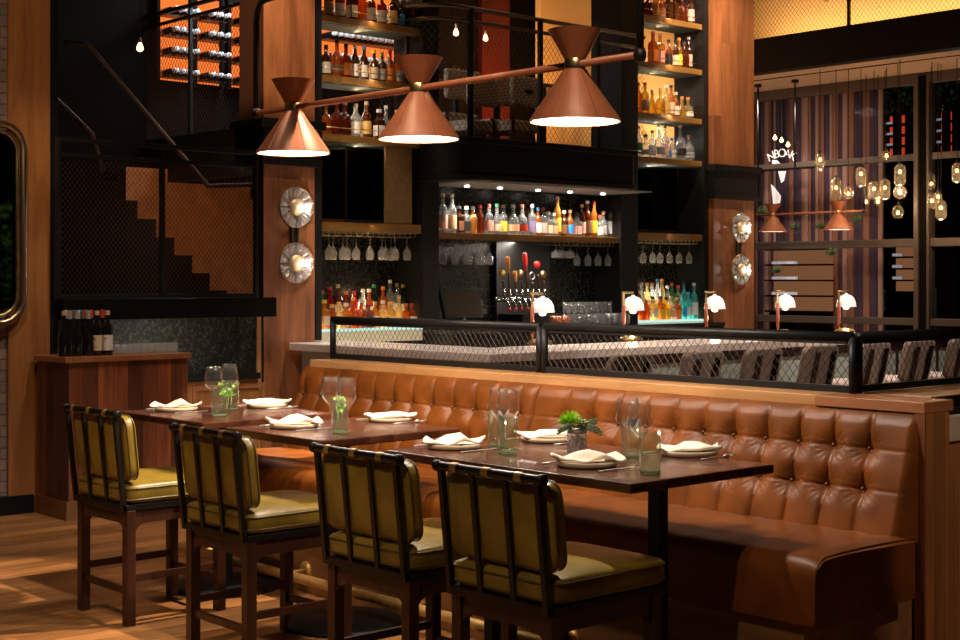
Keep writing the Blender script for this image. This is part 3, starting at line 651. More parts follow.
# hood
t = thing('bar_hood', (BX, yM0, 2.55), 'curved black hood with downlights over the middle bay', 'canopy')
def hoodpoly(x1, y0, y1, r, r2=.05):
    return [(-.30, y0), ]+[(x1-r+r*math.cos(a), y0+r-r*math.sin(a)) for a in [math.radians(90-9*i) for i in range(11)]]+[(x1-r2+r2*math.cos(a), y1-r2+r2*math.sin(a)) for a in [math.radians(9*i) for i in range(11)]]+[(-.30, y1)]
hy1 = atx(640, 190, -9.72).y-yM0
MB().prism(hoodpoly(.55, -.20, hy1-.03, .35), .04, .37, 'Z').build('drum', 'black_wood', t, 'auto')
MB().prism(hoodpoly(.57, -.22, hy1-.01, .36), .0, .05, 'Z').build('lower_cornice', 'black_wood', t, 'auto', bevel=.004)
MB().prism(hoodpoly(.58, -.23, hy1, .37), .33, .38, 'Z').build('upper_cornice', 'black_wood', t, 'auto', bevel=.004)
MB().box(-.28, .45, 0, yM1-yM0, -.012, .0).build('hood_soffit', P('grey_soffit', (.25, .28, .33), .5), t)
for i in range(5):
    y = atx((467, 500, 538, 570, 603)[i], 186, BX+.02).y-yM0
    MB().lathe([(.024, 0), (.024, -.01)], c=(.02, y, -.014), n=12, cap1=True, cap0=True).build('downlight', 'lens', t)
    l = spot('hood_spot', (BX-.02, yM0+y, 2.51), (BX-.12, yM0+y, 1.1), 34, NEUT, 95, .6, .03)
area('shelf_light_mid', (BX-.16, (yM0+yM1)/2, 2.02), (BX-.22, (yM0+yM1)/2, 1), .06, yM1-yM0-.3, 22, NEUT)

# bottles by bay: (px, kind, height, body, cap, label, back?)
def put_bottles(rows, z, shelf_name, group, side, X=BX-.13, flip=False):
    n = len(rows)
    for i, (px, k, h, body, cap, lc) in enumerate(rows):
        y = atx(px, 300, X).y
        kd = {'bordeaux': 'straight', 'round': 'round', 'squat': 'squat', 'tall': 'slim', 'flask': 'flat', 'square': 'square', 'cone': 'tapered', 'burgundy': 'sloped'}[k]
        idx = (n-1-i) if flip else i
        lb = ('%s %s bottle, %s cap, %s from %s, %s' % (body, kd, cap, ORD[idx], side, shelf_name)).replace('from the ', 'from ').replace(', the ', ', ')
        bottle('liquor_bottle', (X, y, z), k, h, body, cap, lc, lb, group)
A = 'the niche column'; B = 'the window column'
put_bottles([(329, 'round', .30, 'red amber', 'cork', 'cream'), (340, 'flask', .30, 'dark amber', 'black', 'white'), (352, 'square', .30, 'brown', 'black', 'white'), (362, 'round', .31, 'amber', 'dark', None), (371, 'round', .30, 'dark amber', 'blue', 'silver'), (382, 'flask', .29, 'red amber', 'red', 'white'),
             (393, 'round', .31, 'dark amber', 'gold', 'gold'), (401, 'tall', .27, 'brown', 'silver', 'blue'), (408, 'square', .28, 'dark amber', 'silver', 'teal')], 3.95, 'the top niche side shelf', 'bottles on the top niche side shelf', A)
put_bottles([(326, 'round', .27, 'brown', 'dark', 'white'), (337, 'squat', .33, 'amber', 'black', 'brown'), (346, 'round', .30, 'red amber', 'black', 'orange'), (355, 'tall', .30, 'brown', 'silver', 'white'), (364, 'tall', .30, 'brown', 'blue', 'white'), (374, 'round', .28, 'dark amber', 'yellow', 'cream'),
             (382, 'bordeaux', .27, 'brown', 'gold', 'grey'), (390, 'round', .30, 'amber', 'red', 'orange'), (398, 'flask', .28, 'orange', 'red', 'white')], 3.43, 'the middle niche side shelf', 'bottles on the middle niche side shelf', A)
put_bottles([(326, 'squat', .26, 'amber', 'dark', None), (337, 'squat', .30, 'red amber', 'copper', None), (345, 'squat', .30, 'dark amber', 'copper', None), (356, 'round', .29, 'clear', 'cork', 'white'), (366.5, 'round', .32, 'dark amber', 'cork', 'gold'), (379, 'square', .26, 'brown', 'silver', 'white'), (386, 'cone', .30, 'clear', 'silver', 'white'), (397, 'squat', .27, 'dark amber', 'gold', None)],
            2.92, 'the lower niche side shelf', 'bottles on the lower niche side shelf', A)
front = [('yellow', 'golden', 'cream'), ('square', 'amber', 'white'), ('squat', 'pale gold', None), ('round', 'golden', 'white')]
lowF = [(324, 'square', .24, 'golden', 'yellow', 'cream'), (332, 'flask', .20, 'amber', 'gold', 'white'), (339, 'squat', .22, 'pale gold', 'gold', 'white'), (346, 'square', .21, 'golden', 'white', 'white'), (353, 'cone', .26, 'orange', 'gold', None), (361, 'squat', .24, 'amber', 'silver', 'cream'), (368, 'square', .22, 'dark amber', 'red', 'dark'),
        (375, 'round', .22, 'golden', 'cork', 'white'), (383, 'squat', .23, 'pale gold', 'white', None), (391, 'round', .22, 'yellow', 'gold', 'cream'), (399, 'cone', .27, 'pale gold', 'cork', None), (406, 'flask', .20, 'orange', 'copper', None), (412, 'round', .20, 'amber', 'red', 'white')]
put_bottles(lowF, 1.223, 'the glowing niche side riser', 'bottles in front on the niche side riser', A, X=BX-.05)
lowB = [(322, 'round', .27, 'green', 'red', None), (330, 'round', .30, 'red', 'red', 'dark'), (338, 'tall', .32, 'brown', 'cork', 'cream'), (346, 'round', .26, 'dark amber', 'orange', 'cream'), (354, 'tall', .26, 'red', 'red', 'red'), (363, 'round', .28, 'clear', 'white', 'cream'), (369, 'round', .28, 'amber', 'white', 'white'), (374, 'tall', .32, 'dark green', 'green', 'black'),
        (383, 'round', .30, 'orange', 'orange', 'copper'), (390, 'tall', .36, 'clear', 'cream', 'white'), (397, 'tall', .33, 'clear', 'brown', 'white'), (403, 'tall', .32, 'dark green', 'gold', 'cream'), (410, 'round', .22, 'dark amber', 'black', None)]
put_bottles(lowB, 1.276, 'the back of the niche side riser', 'bottles behind on the niche side riser', A, X=BX-.22)
mid = [(443, 'round', .36, 'clear', 'cork', 'pink'), (452, 'round', .36, 'clear', 'cork', 'peach'), (459, 'square', .25, 'brown', 'black', 'brown'), (466.5, 'round', .25, 'clear', 'cream', 'black'), (473, 'round', .25, 'golden', 'silver', None), (480, 'tall', .27, 'red amber', 'red', None), (489, 'round', .28, 'clear', 'red', 'pink'), (497, 'cone', .29, 'clear', 'green', 'cream'),
       (503.5, 'round', .28, 'clear', 'gold', 'yellow'), (513, 'squat', .29, 'clear', 'white', 'peach'), (522, 'squat', .29, 'clear', 'copper', 'red'), (532, 'round', .30, 'clear', 'silver', 'purple'), (538, 'round', .27, 'amber', 'blue', 'white'), (543, 'round', .27, 'clear', 'red', 'pink'), (548, 'square', .23, 'clear', 'silver', 'cream'), (553, 'square', .22, 'clear', 'silver', 'peach'),
       (557.5, 'tall', .39, 'golden', 'pink', 'yellow'), (564, 'round', .25, 'brown', 'cream', 'brown'), (570, 'round', .26, 'orange', 'cork', 'blue'), (577, 'square', .23, 'clear', 'black', 'pink'), (582, 'tall', .32, 'dark amber', 'gold', 'pink'), (587.5, 'round', .36, 'dark amber', 'white', 'brown'), (594, 'tall', .36, 'orange', 'red', 'yellow'), (600, 'round', .22, 'clear', 'red', 'white'),
       (603.5, 'round', .26, 'clear', 'cork', 'grey'), (611, 'tall', .36, 'clear', 'black', 'grey')]
put_bottles(mid, 2.09, 'the shelf under the hood', 'bottles on the shelf under the hood', 'the hood corner')
rt = lambda rows, z, sn, grp, X=BX-.13: put_bottles(rows, z, sn, grp, B, X, True)
rt([(648, 'squat', .26, 'dark amber', 'cork', None), (655.5, 'tall', .34, 'golden', 'gold', 'gold'), (661.5, 'round', .27, 'amber', 'white', 'copper'), (668, 'square', .30, 'brown', 'black', None), (674.5, 'square', .30, 'dark amber', 'black', None), (682.5, 'squat', .33, 'red amber', 'cork', None), (690.5, 'round', .36, 'dark amber', 'dark', 'pink')], 4.46, 'the highest window side shelf', 'bottles on the highest window side shelf')
rt([(653, 'square', .35, 'amber', 'copper', 'orange'), (660, 'square', .34, 'golden', 'copper', 'pink'), (668.5, 'round', .29, 'amber', 'black', 'black'), (675.5, 'tall', .30, 'dark amber', 'black', 'cream'), (679, 'tall', .33, 'golden', 'orange', 'yellow'), (684, 'squat', .30, 'dark amber', 'dark', None), (688.5, 'round', .36, 'brown', 'silver', 'pink')], 3.96, 'the second window side shelf', 'bottles on the second window side shelf')
rt([(638, 'round', .32, 'golden', 'black', None), (645, 'round', .33, 'yellow', 'red', 'white'), (652, 'cone', .26, 'yellow', 'cork', None), (660, 'squat', .29, 'yellow', 'gold', None), (666, 'round', .33, 'pale gold', 'white', 'gold'), (671, 'round', .34, 'golden', 'black', 'cream'), (676, 'tall', .27, 'amber', 'cream', 'white'), (682, 'cone', .23, 'yellow', 'orange', None), (688, 'squat', .23, 'pale gold', 'orange', 'white')], 3.42, 'the third window side shelf', 'bottles on the third window side shelf')
rt([(638.5, 'round', .32, 'clear', 'silver', 'green'), (646, 'squat', .24, 'clear', 'green', 'white'), (652.5, 'round', .29, 'clear', 'silver', 'white'), (659, 'squat', .36, 'clear', 'cream', 'grey'), (665, 'round', .36, 'clear', 'black', 'pink'), (668, 'tall', .22, 'clear', 'white', 'blue'), (672, 'round', .23, 'clear', 'blue', 'white'), (680.5, 'squat', .38, 'clear', 'cork', 'black'), (689, 'squat', .28, 'clear', 'copper', 'grey')], 2.955, 'the fourth window side shelf', 'bottles on the fourth window side shelf')
rlF = [(641, 'square', .20, 'orange', 'red', None), (646, 'round', .22, 'orange', 'cork', None), (653, 'square', .24, 'pale gold', 'black', 'white'), (660.5, 'square', .24, 'golden', 'black', 'yellow'), (666, 'square', .23, 'yellow', 'black', 'yellow'), (671, 'round', .24, 'clear', 'cork', 'pink'), (676.5, 'square', .22, 'orange', 'gold', 'orange'), (682, 'square', .26, 'cyan', 'cyan' if False else 'teal', 'blue'), (688.5, 'tall', .28, 'cyan', 'blue', 'silver'), (694, 'round', .38, 'cyan', 'silver', 'white')]
rt(rlF, 1.223, 'the glowing window side riser', 'bottles in front on the window side riser', BX-.05)
rlB = [(637, 'round', .33, 'amber', 'cork', 'blue'), (641.5, 'tall', .33, 'clear', 'white', 'cream'), (647, 'round', .33, 'pale gold', 'cream', 'white'), (652, 'round', .33, 'clear', 'orange', 'cream'), (657.5, 'tall', .37, 'clear', 'teal', 'cream'), (662, 'tall', .37, 'pale gold', 'orange', 'yellow'), (667.5, 'round', .30, 'clear', 'silver', 'white'), (672, 'tall', .33, 'green', 'red', 'green'), (678, 'round', .30, 'clear', 'red', 'teal'), (684, 'round', .34, 'cyan', 'dark', None), (690, 'tall', .26, 'blue', 'blue', 'white')]
rt(rlB, 1.276, 'the back of the window side riser', 'bottles behind on the window side riser', BX-.22)
# shelf lights (led strips under each shelf)
def led(y0, y1, z, e, col):
    area('shelf_led', (BX-.30, (y0+y1)/2, z), (BX-.15, (y0+y1)/2, z-.5), .03, (y1-y0)*.9, e*.5, col)
    area('shelf_led', (BX-.32, (y0+y1)/2, z-.45), (BX-.0, (y0+y1)/2, z-.05), .03, (y1-y0)*.9, e*.25, col)
for a_, b_, c_ in ((yL0, yL1, WARM), (yR0, yR1, NEUT)): area('step_led', (BX-.31, (a_+b_)/2, 1.32), (BX+.1, (a_+b_)/2, 1.42), .04, (b_-a_)*.95, 15, c_)
led(yL0, yL1, 4.4, 9, WARM); led(yL0, yL1, 3.87, 8, WARM); led(yL0, yL1, 3.35, 7, WARM2); led(yL0, yL1, 2.05, 1.5, WARM)
led(yR0, yR1, 4.95, 7, WARM); led(yR0, yR1, 4.38, 8, WARM); led(yR0, yR1, 3.88, 8, WARM2); led(yR0, yR1, 3.34, 12, NEUT); led(yR0, yR1, 2.05, 1.5, WARM)

# hanging wine glasses
def hanging_glass():
    t = thing('hanging_wine_glass', (0, 0, 0), 'x', 'glass')
    MB().lathe([(0, 0), (.034, -.003), (.006, -.010), (.004, -.02), (.004, -.085), (.012, -.10), (.034, -.135), (.040, -.16), (.032, -.215), (.030, -.215), (.037, -.16), (.03, -.137), (.004, -.104)], n=14).build('wine_bowl', 'hung_glass', t, True)
    return t
hg = hanging_glass(); first = True
def hang(pxs, z, X, side, group, sc=1, flip=False):
    global first
    for i, px in enumerate(pxs):
        idx = len(pxs)-1-i if flip else i
        lb = ('%s wine glass from %s hanging under %s' % (ORD[idx], side[0], side[1])).replace('from the ', 'from '); y = atx(px, 250, X).y
        if first: hg.location = (X, y, z); hg['label'] = lb; hg['group'] = group; first = False
        else: dup(hg, (X, y, z), lb, group=group, scale=(sc, sc, 1))
hang([329, 343, 356, 370, 382, 395, 407], 2.045, BX-.1, (A, 'the niche side shelf'), 'wine glasses hanging in the niche side bay')
hang([333, 347, 385.5, 391], 2.045, BX-.22, (A, 'the rear of the niche side shelf'), 'wine glasses hanging behind in the niche side bay')
hang([443, 455, 466.5, 479, 489.5], 2.01, BX-.1, ('the hood corner', 'the bottle shelf over the till'), 'wine glasses hanging over the till')
hang([469, 482], 2.01, BX-.22, ('the hood corner', 'the rear of the shelf over the till'), 'wine glasses hanging behind over the till')
hang([577, 588, 598, 608], 2.01, BX-.1, ('the beer taps', 'the shelf over the tumblers'), 'wine glasses hanging over the tumblers')
hang([635, 643, 652.5, 660, 669.5, 679, 689], 2.045, BX-.1, (B, 'the window side shelf'), 'wine glasses hanging in the window side bay', flip=True)
cg = thing('hanging_coupe', (0, 0, 0), 'x', 'glass', 'coupe glasses hanging beside the beer taps')
MB().lathe([(0, 0), (.036, -.003), (.006, -.010), (.004, -.05), (.02, -.06), (.048, -.085), (.052, -.115), (.048, -.14), (.046, -.14), (.049, -.115), (.018, -.065)], n=14).build('coupe_bowl', 'hung_glass', cg, True)
for i, (px, X) in enumerate([(556, BX-.1), (563, BX-.2), (570, BX-.1), (560, BX-.28)]):
    lb = ['rounded coupe glass hanging nearest the beer taps', 'rounded coupe glass hanging second behind, by the taps', 'rounded coupe glass hanging next to the wine glasses', 'rounded coupe glass hanging at the very back by the taps'][i]
    if i == 0: cg.location = (X, atx(px, 250, X).y, 2.01); cg['label'] = lb
    else: dup(cg, (X, atx(px, 250, X).y, 2.01), lb)

# till screen
p = atx(466, 303, BX+.05)
t = thing('till_screen', (BX+.02, p.y, CT), 'dark till screen tilted on a stand on the back counter', 'screen')
sm = MB(); R = Matrix.Rotation(math.radians(-18), 4, 'Y')
def rb(m, x0, x1, y0, y1, z0, z1, off, Rm):
    v = [Rm @ Vector(c)+Vector(off) for c in [(x0, y0, z0), (x1, y0, z0), (x1, y1, z0), (x0, y1, z0), (x0, y0, z1), (x1, y0, z1), (x1, y1, z1), (x0, y1, z1)]]
    m.add(v, [(0, 3, 2, 1), (4, 5, 6, 7), (0, 1, 5, 4), (1, 2, 6, 5), (2, 3, 7, 6), (3, 0, 4, 7)]); return m
rb(MB(), -.02, .02, -.24, .24, 0, .29, (0, 0, .09), R).build('housing', P('housing', (.008, .008, .008), .5, spec=.2), t, bevel=.004)
rb(MB(), .021, .023, -.215, .215, .025, .265, (0, 0, .09), R).build('display', 'screen', t)
MB().lathe([(.09, 0), (.09, .015), (.02, .03), (.02, .11)], n=16, cap0=True, cap1=True).build('stand', 'black', t, True)

# steel panel and taps
yt = [atx(px, 300, BX+.1).y for px in (503, 511, 517, 523, 529, 534, 541, 548)]
ya, yb = atx(496, 300, BX-.3).y, atx(549, 300, BX-.3).y
t = thing('beer_tower', (BX, ya, CT), 'steel backed beer tap tower between the till and tumblers', 'beer tap tower')
MB().box(-.33, -.29, 0, yb-ya, .0, .83).build('back_plate', P('dull_steel', (.10, .105, .11), .4, 1), t)
MB().box(-.29, .06, 0.02, yb-ya-.1, .0, .12).build('cabinet', 'black', t)
pz = 1.50
ty = [atx(px, 300, BX+.045).y-.03 for px in (505, 511, 517, 523, 528.5, 534, 540, 545.5)]
MB().tube([(.02, ty[0]-ya-.08, .265), (.02, ty[-1]-ya+.06, .265)], .022, 12).build('tap_manifold', 'chrome', t, True)
taps = [('brass', 'brass disc top', 0), ('orange wood', 'orange wooden', 1), ('orange wood', 'short orange wooden', 2), ('dark', 'dark badge', 3), ('red', 'tall red', 4), ('dark', 'dark ring shaped', 5), ('red', 'round red badge', 6), ('brass', 'dark with brass cap', 7)]
hw = {0: (.30, 'disc', 'brass'), 1: (.42, 'paddle', 'tapwood'), 2: (.28, 'paddle', 'tapwood'), 3: (.30, 'disc', 'antique'), 4: (.46, 'paddle', 'red_knob'), 5: (.27, 'ring', 'steel'), 6: (.40, 'disc', 'red_knob'), 7: (.29, 'disc', 'brass')}
M['tapwood'] = P('tap_wood', (.50, .20, .05), .4)
for i, (mt, nm, _) in enumerate(taps):
    h, k, mm = hw[i]
    q = thing('beer_tap', (BX+.045, ty[i], 1.46), '%s beer tap handle, %s from the till screen' % (nm, ORD[i]), 'beer tap', 'beer taps on the steel tower')
    lean = Vector((0, -.12, 1)).normalized()
    MB().tube([(0, 0, 0), (.05, 0, 0), (.07, .02, -.04), (.07, .03, -.08)], .010, 8).build('spout', 'chrome', q, True)
    MB().lathe([(.012, -.01), (.014, 0), (.012, .012)], c=(.07, .03, -.09), n=8, cap0=True, cap1=True).build('spout_tip', 'red_knob', q, True)
    MB().tube([Vector((.03, 0, 0))+lean*a for a in (0, .06, .10)], [.012, .008, .012], 8).build('collar', 'chrome', q, True)
    MB().tube([Vector((.03, 0, 0))+lean*a for a in (.10, .13, h*.55, h*.62)], [.010, .014, .011, .014], 8).build('handle_shaft', M['walnut'], q, True)
    c = Vector((.03, 0, 0))+lean*(h*.85)
    if k == 'paddle': MB().tube([Vector((.03, 0, 0))+lean*a for a in (h*.60, h*.72, h*.82, h*.96, h)], [.012, .018, .024, .026, .012], 8).build('paddle', mm, q, True)
    elif k == 'disc': MB().lathe([(0, -.012), (.036, -.008), (.036, .008), (0, .012)], axis='X', c=c, n=16).build('badge', mm, q, True)
    else: MB().tube([c+Vector((0, .035*math.cos(a), .035*math.sin(a))) for a in [2*PI*j/14 for j in range(14)]], .008, 6, closed=True).build('ring_badge', mm, q, True)

# stacked tumblers on back counter
tg2 = thing('bar_tumbler', (0, 0, 0), 'x', 'glass', 'tall tumblers stacked on the back counter')
MB().lathe([(0, .002), (.028, .002), (.032, .01), (.038, .115), (.036, .115), (.029, .018), (0, .014)], n=12).build('tumbler_bowl', 'glassware', tg2, True)
k = 0; f1 = True
for lev, n, off in ((0, 11, 0), (1, 8, -.5)):
    for row in range(2):
        for i in range(n):
            X = BX+.14-row*.10; y0_ = atx(566, 300, X).y+ (i)*.088
            z = CT+lev*.12
            lb = 'clear tumbler, %s from copper cups, %s row, %s layer' % (ORD[i], ['front', 'rear'][row], ['bottom', 'top'][lev])
            if f1: tg2.location = (X, y0_, z); tg2['label'] = lb; f1 = False
            else: dup(tg2, (X, y0_, z), lb)
cc = None
for i, px in enumerate((556.5, 562.5, 568.5)):
    lb = '%s copper cup from the beer taps on the back counter' % ORD[i]; X = BX+.25; y = atx(px, 310, X).y-.04
    if cc is None:
        cc = thing('copper_cup', (X, y, CT), lb, 'cup', 'copper cups beside the tumblers')
        MB().lathe([(0, 0), (.036, .002), (.042, .02), (.042, .085), (.034, .105), (0, .108)], n=16).build('cup_body', 'copper_cup', cc, True)
        MB().tube([(.042, 0, .08), (.065, 0, .07), (.065, 0, .04), (.042, 0, .03)], .005, 6).build('cup_handle', 'copper_cup', cc, True)
    else: dup(cc, (X, y, CT), lb)

# upper level seen over the hood
t = thing('curved_balustrade', (-10.05, 8.5, 2.93), 'black mesh railing with rounded corner above the curved hood', 'railing')
pth = [(-.75, -.02), (-.35, -.02), (-.15, .03), (-.04, .14), (0, .32), (0, 2.85)]
def railpath(z): return [(a, b_, z) for a, b_ in pth]
MB().tube(railpath(1.23), .022, 8).build('top_rail', 'antique_dark', t, True) if False else None
M['bronze'] = P('dark_bronze', (.10, .065, .04), .4, .7)
MB().tube(railpath(1.22), .022, 8).build('top_rail', 'bronze', t, True)
MB().tube(railpath(1.10), .018, 8).build('middle_rail', 'bronze', t, True)
MB().tube(railpath(.03), .018, 8).build('bottom_rail', 'bronze', t, True)
for (a, b_) in ((-.35, -.02), (0, .45), (0, 1.35), (0, 2.15)):
    MB().box(a-.02, a+.02, b_-.02, b_+.02, 0, 1.22).build('post', 'black', t)
m = MB()
for (a, b_) in zip(pth[:-1], pth[1:]):
    a = Vector((*a, .05)); b_ = Vector((*b_, .05)); d = b_-a; m.wires(a, d.normalized(), (0, 0, 1), d.length, 1.04, .06, .0022)
m.build('wire_mesh', 'wire_dark', t)
struct('wall_upper_red', box(-13.38, -13.3, 12.04, 12.5, 2.9, 6), P('red_lacquer', (.07, .006, .004), .3, noise=.3, nscale=3), 'glossy red panel upstairs')
area('red_light', (-12.4, 11.5, 5.2), (-13.3, 12.3, 4.4), .3, .3, 5, WARM)
struct('wall_gold', box(-13.1, -13.0, atx(541, 50, -13.0).y, atx(597, 50, -13.0).y, 2.9, 6.2), 'gold', 'gold patterned wall panel upstairs')
area('gold_light', (-12.3, 12.1, 3.6), (-13.0, 12.2, 4.4), .3, .8, 30, AMBER)
struct('wall_gold_beyond', box(-13.1, -13.0, atx(628, 50, -13.0).y, atx(700, 50, -13.0).y+.3, 2.9, 6.2), 'gold', 'gold patterned wall seen through the window side shelves')
area('gold_light', (-12.2, 14.9, 4.0), (-13.0, 14.9, 4.6), .3, 1.5, 16, WARM)
# upstairs dining chairs and tables
def up_chair(px, py, X, w, label):
    p = atx(px, py, X); z0 = p.z
    t = thing('upholstered_chair', (X, p.y, 2.9), label, 'chair', 'checked chairs upstairs')
    h = z0-2.9
    MB().box(-.04, .03, -w/2, w/2, h-.16, h+.16).build('backrest', 'check', t, bevel=.03, seg=3)
    MB().box(-.5, .0, -w/2, w/2, max(.05, h-.42), h-.30).build('seat', 'check', t, bevel=.02)
    for a, b_ in ((-.46, -w/2+.03), (-.46, w/2-.03), (-.02, -w/2+.03), (-.02, w/2-.03)):
        MB().box(a-.02, a+.02, b_-.02, b_+.02, 0, max(.06, h-.3)).build('leg', 'walnut', t)
    return t
up_chair(463, 85, -11.6, .50, 'checked upholstered chair upstairs, first from the rounded railing corner')
up_chair(482, 91, -11.2, .40, 'checked upholstered chair upstairs beside the railing post')
up_chair(503, 91, -11.3, .36, 'checked upholstered chair upstairs, next to the pierced back chair')
c_ = up_chair(527, 92, -11.1, .46, 'checked chair upstairs with dark oval grip in its back')
MB().lathe([(0, .031), (.07, .033), (.07, .0)], axis='X', n=16, sx=1, sy=.35, c=(.002, 0, atx(527, 92, -11.1).z-2.9)).build('grip', 'near_black', c_)
for (px, X, lb) in ((455, -11.9, 'dark upstairs dining table nearest the rounded railing corner'), (497, -11.8, 'dark upstairs dining table before the red panel'), (543, -11.6, 'dark upstairs dining table near the gold panel')):
    y = atx(px, 80, X).y; t = thing('upstairs_table', (X, y, 2.9), lb, 'table', 'tables upstairs')
    MB().box(-.22, .22, -.22, .22, .86, .90).build('tabletop', 'table', t); MB().lathe([(.04, .02), (.04, .86)], n=10).build('pedestal', 'black', t); MB().lathe([(.18, 0), (.18, .02)], n=20, cap1=True, cap0=True).build('foot', 'black', t)
    g = thing('upstairs_glass', (X+.12, y-.08, 3.8), 'clear glass standing on the '+lb[5:], 'glass', 'glasses on the upstairs tables')
    MB().lathe([(0, .0), (.03, .002), (.036, .06), (.03, .14)], n=12).build('glass_bowl', 'glass', g, True)
area('upper_light', (-10.6, 10.2, 5.6), (-11.6, 10.2, 3.8), .6, 2.0, 9, WARM)
struct('floor_upper', box(-13.4, -10.75, 7.56, 12.5, 2.86, 2.9), 'walnut')

# ================================================================== BAR COUNTER (L shaped)
BT = 1.13
t = thing('bar_counter', (-7.60, 6.95, 0), 'long L-shaped bar with pale veined marble top and sage panelled front', 'bar counter')
top = [(0, 0), (0, 9), (-.72, 9), (-.72, .65), (-2.47, .65), (-2.47, 0)]
MB().prism(top, BT-.065, BT, 'Z').build('marble_top', 'marble', t, bevel=.008)
MB().prism([(-.10, .10), (-.10, 8.5), (-.62, 8.5), (-.62, .60), (-2.42, .60), (-2.42, .10)], 0, BT-.065, 'Z').build('bar_front', 'bar_front', t)
m = MB()
for i in range(12):
    y = .3+i*.72; m.box(-.10, -.085, y, y+.03, .1, 1.0)
m.box(-.10, -.07, .10, 8.5, .98, BT-.065); m.box(-.1, -.07, .1, 8.5, .0, .12); m.build('front_trim', 'walnut', t)
m = MB()
for i in range(60):
    for z in (.66, .78, .90):
        m.lathe([(.009, 0), (.006, .006), (0, .008)], c=(-.10, .25+i*.14+(.07 if z == .78 else 0), z), axis='X', n=6)
m.build('studs', 'brass', t, True)['kind'] = 'stuff'
MB().tube([(.12, .1, .22), (.12, 8.5, .22)], .025, 10).build('foot_rail', 'brass_rail', t, True)
t = thing('inner_counter', (-8.53, 7.8, 0), 'lower dark work counter behind the marble bar', 'counter')
MB().box(-.02, .2, 0, 7.5, .0, .95).build('counter_body', 'black_wood', t); MB().box(-.15, .2, 0, 7.5, .95, .99).build('countertop', 'steel', t)

# bar lamps
def bar_lamp(px, py, label, proto=None):
    p = atz(px, py, BT)
    if proto: return dup(proto, p, label)
    t = thing('bar_lamp', p, label, 'lamp', 'brass bar lamps with white glass shades')
    MB().lathe([(.105, 0), (.105, .012), (.085, .03), (.03, .045), (0, .046)], n=24, cap0=True).build('lamp_base', 'brass', t, True)
    MB().tube([(-.03, -.06, .03), (-.03, -.06, .40)], .010, 8).build('stem', 'brass', t, True)
    MB().tube([(-.03, -.06, .07), (-.03, -.06, .30)], .016, 10).build('leather_grip', P('grip_leather', (.38, .09, .04), .5, bump=.5, bscale=90), t, True)
    MB().tube([(-.03, -.075, .41), (-.03, .06, .41)], .010, 8).build('crossarm', 'brass', t, True)
    MB().lathe([(0, .405), (.014, .404), (.016, .392), (.045, .385), (.072, .362), (.090, .325), (.099, .27), (.095, .27), (.086, .322), (.068, .356), (.0, .380)], c=(-.02, .05, -.015), n=24).build('lamp_shade', 'opal', t, True)
    MB().lathe([(0, .225), (.025, .232), (.034, .255), (.026, .28)], c=(-.02, .05, 0), n=14).build('bulb', 'opal_bulb', t, True)
    point('lamp_light', (-.02, .05, .17), 3.5, WARM2, .03, t)
    return t
bl = bar_lamp(540, 344, 'white shaded bar lamp nearest the beer taps')
for (px, py, lb) in ((631, 340, 'white shaded bar lamp standing before the tumbler stack'), (713, 337, 'white shaded bar lamp in front of the window column'), (784, 334, 'white shaded bar lamp second from the railing corner'), (845, 332.5, 'white shaded bar lamp directly above the railing corner')):
    bar_lamp(px, py, lb, bl)

# bar stools with upholstered backs
def stool():
    t = thing('bar_stool', (0, 0, 0), 'x', 'bar stool', 'upholstered bar stools along the marble bar')
    # faces -X (towards the bar); back at +X, leaning
    m = MB(); pts = rrect(-.21, .21, .74, 1.10, .06, 5)
    vs = []; n = len(pts)
    for dx in (-.035, .035):
        for (y, z) in pts: vs.append((.0+dx+(z-.74)*.22, y*(1 if dx > 0 else 1), z))
    m.add(vs, [tuple(range(n))[::-1], tuple(range(n, 2*n))]+[(i, (i+1) % n, n+(i+1) % n, n+i) for i in range(n)]); m.build('backrest', 'upholstery', t, 'auto', bevel=.015)
    for s in (-1, 1):
        MB().bar((.045, s*.105, .70), (.13, s*.105, 1.05), .055, .012, up=(1, 0, 0)).build('back_strap', P('dark_strap', (.03, .012, .008), .4) if s < 0 else 'near_black', t)
    MB().box(-.42, .0, -.22, .22, .68, .77).build('seat', 'cushion', t, bevel=.03, seg=3)
    for a in (-.38, -.03):
        for s in (-.19, .19):
            MB().bar((a, s, 0), (a, s*.9, .68), .035, .035).build('leg', 'walnut', t)
    MB().box(-.38, -.03, -.20, -.18, .25, .28).build('footrest', 'walnut', t); MB().box(-.38, -.03, .18, .20, .25, .28).build('footrest', 'walnut', t)
    t.scale = (1, 1.04, 1.015)
    return t
st = stool()
for i, px in enumerate((622, 695, 756, 814, 868, 914, 958)):
    X = -7.08; y = atx(px, 350, X+.07).y+.09
    lb = ['taupe bar stool nearest the railing post, back to the banquette', 'second taupe bar stool from the middle railing post', 'third taupe bar stool from the middle railing post', 'taupe bar stool just before the railing corner post', 'taupe bar stool just past the railing corner post', 'second taupe bar stool past the railing corner post', 'last taupe bar stool, farthest past the railing corner post'][i]
    if i == 0: st.location = (X, y, 0); st['label'] = lb
    else: dup(st, (X, y, 0), lb)

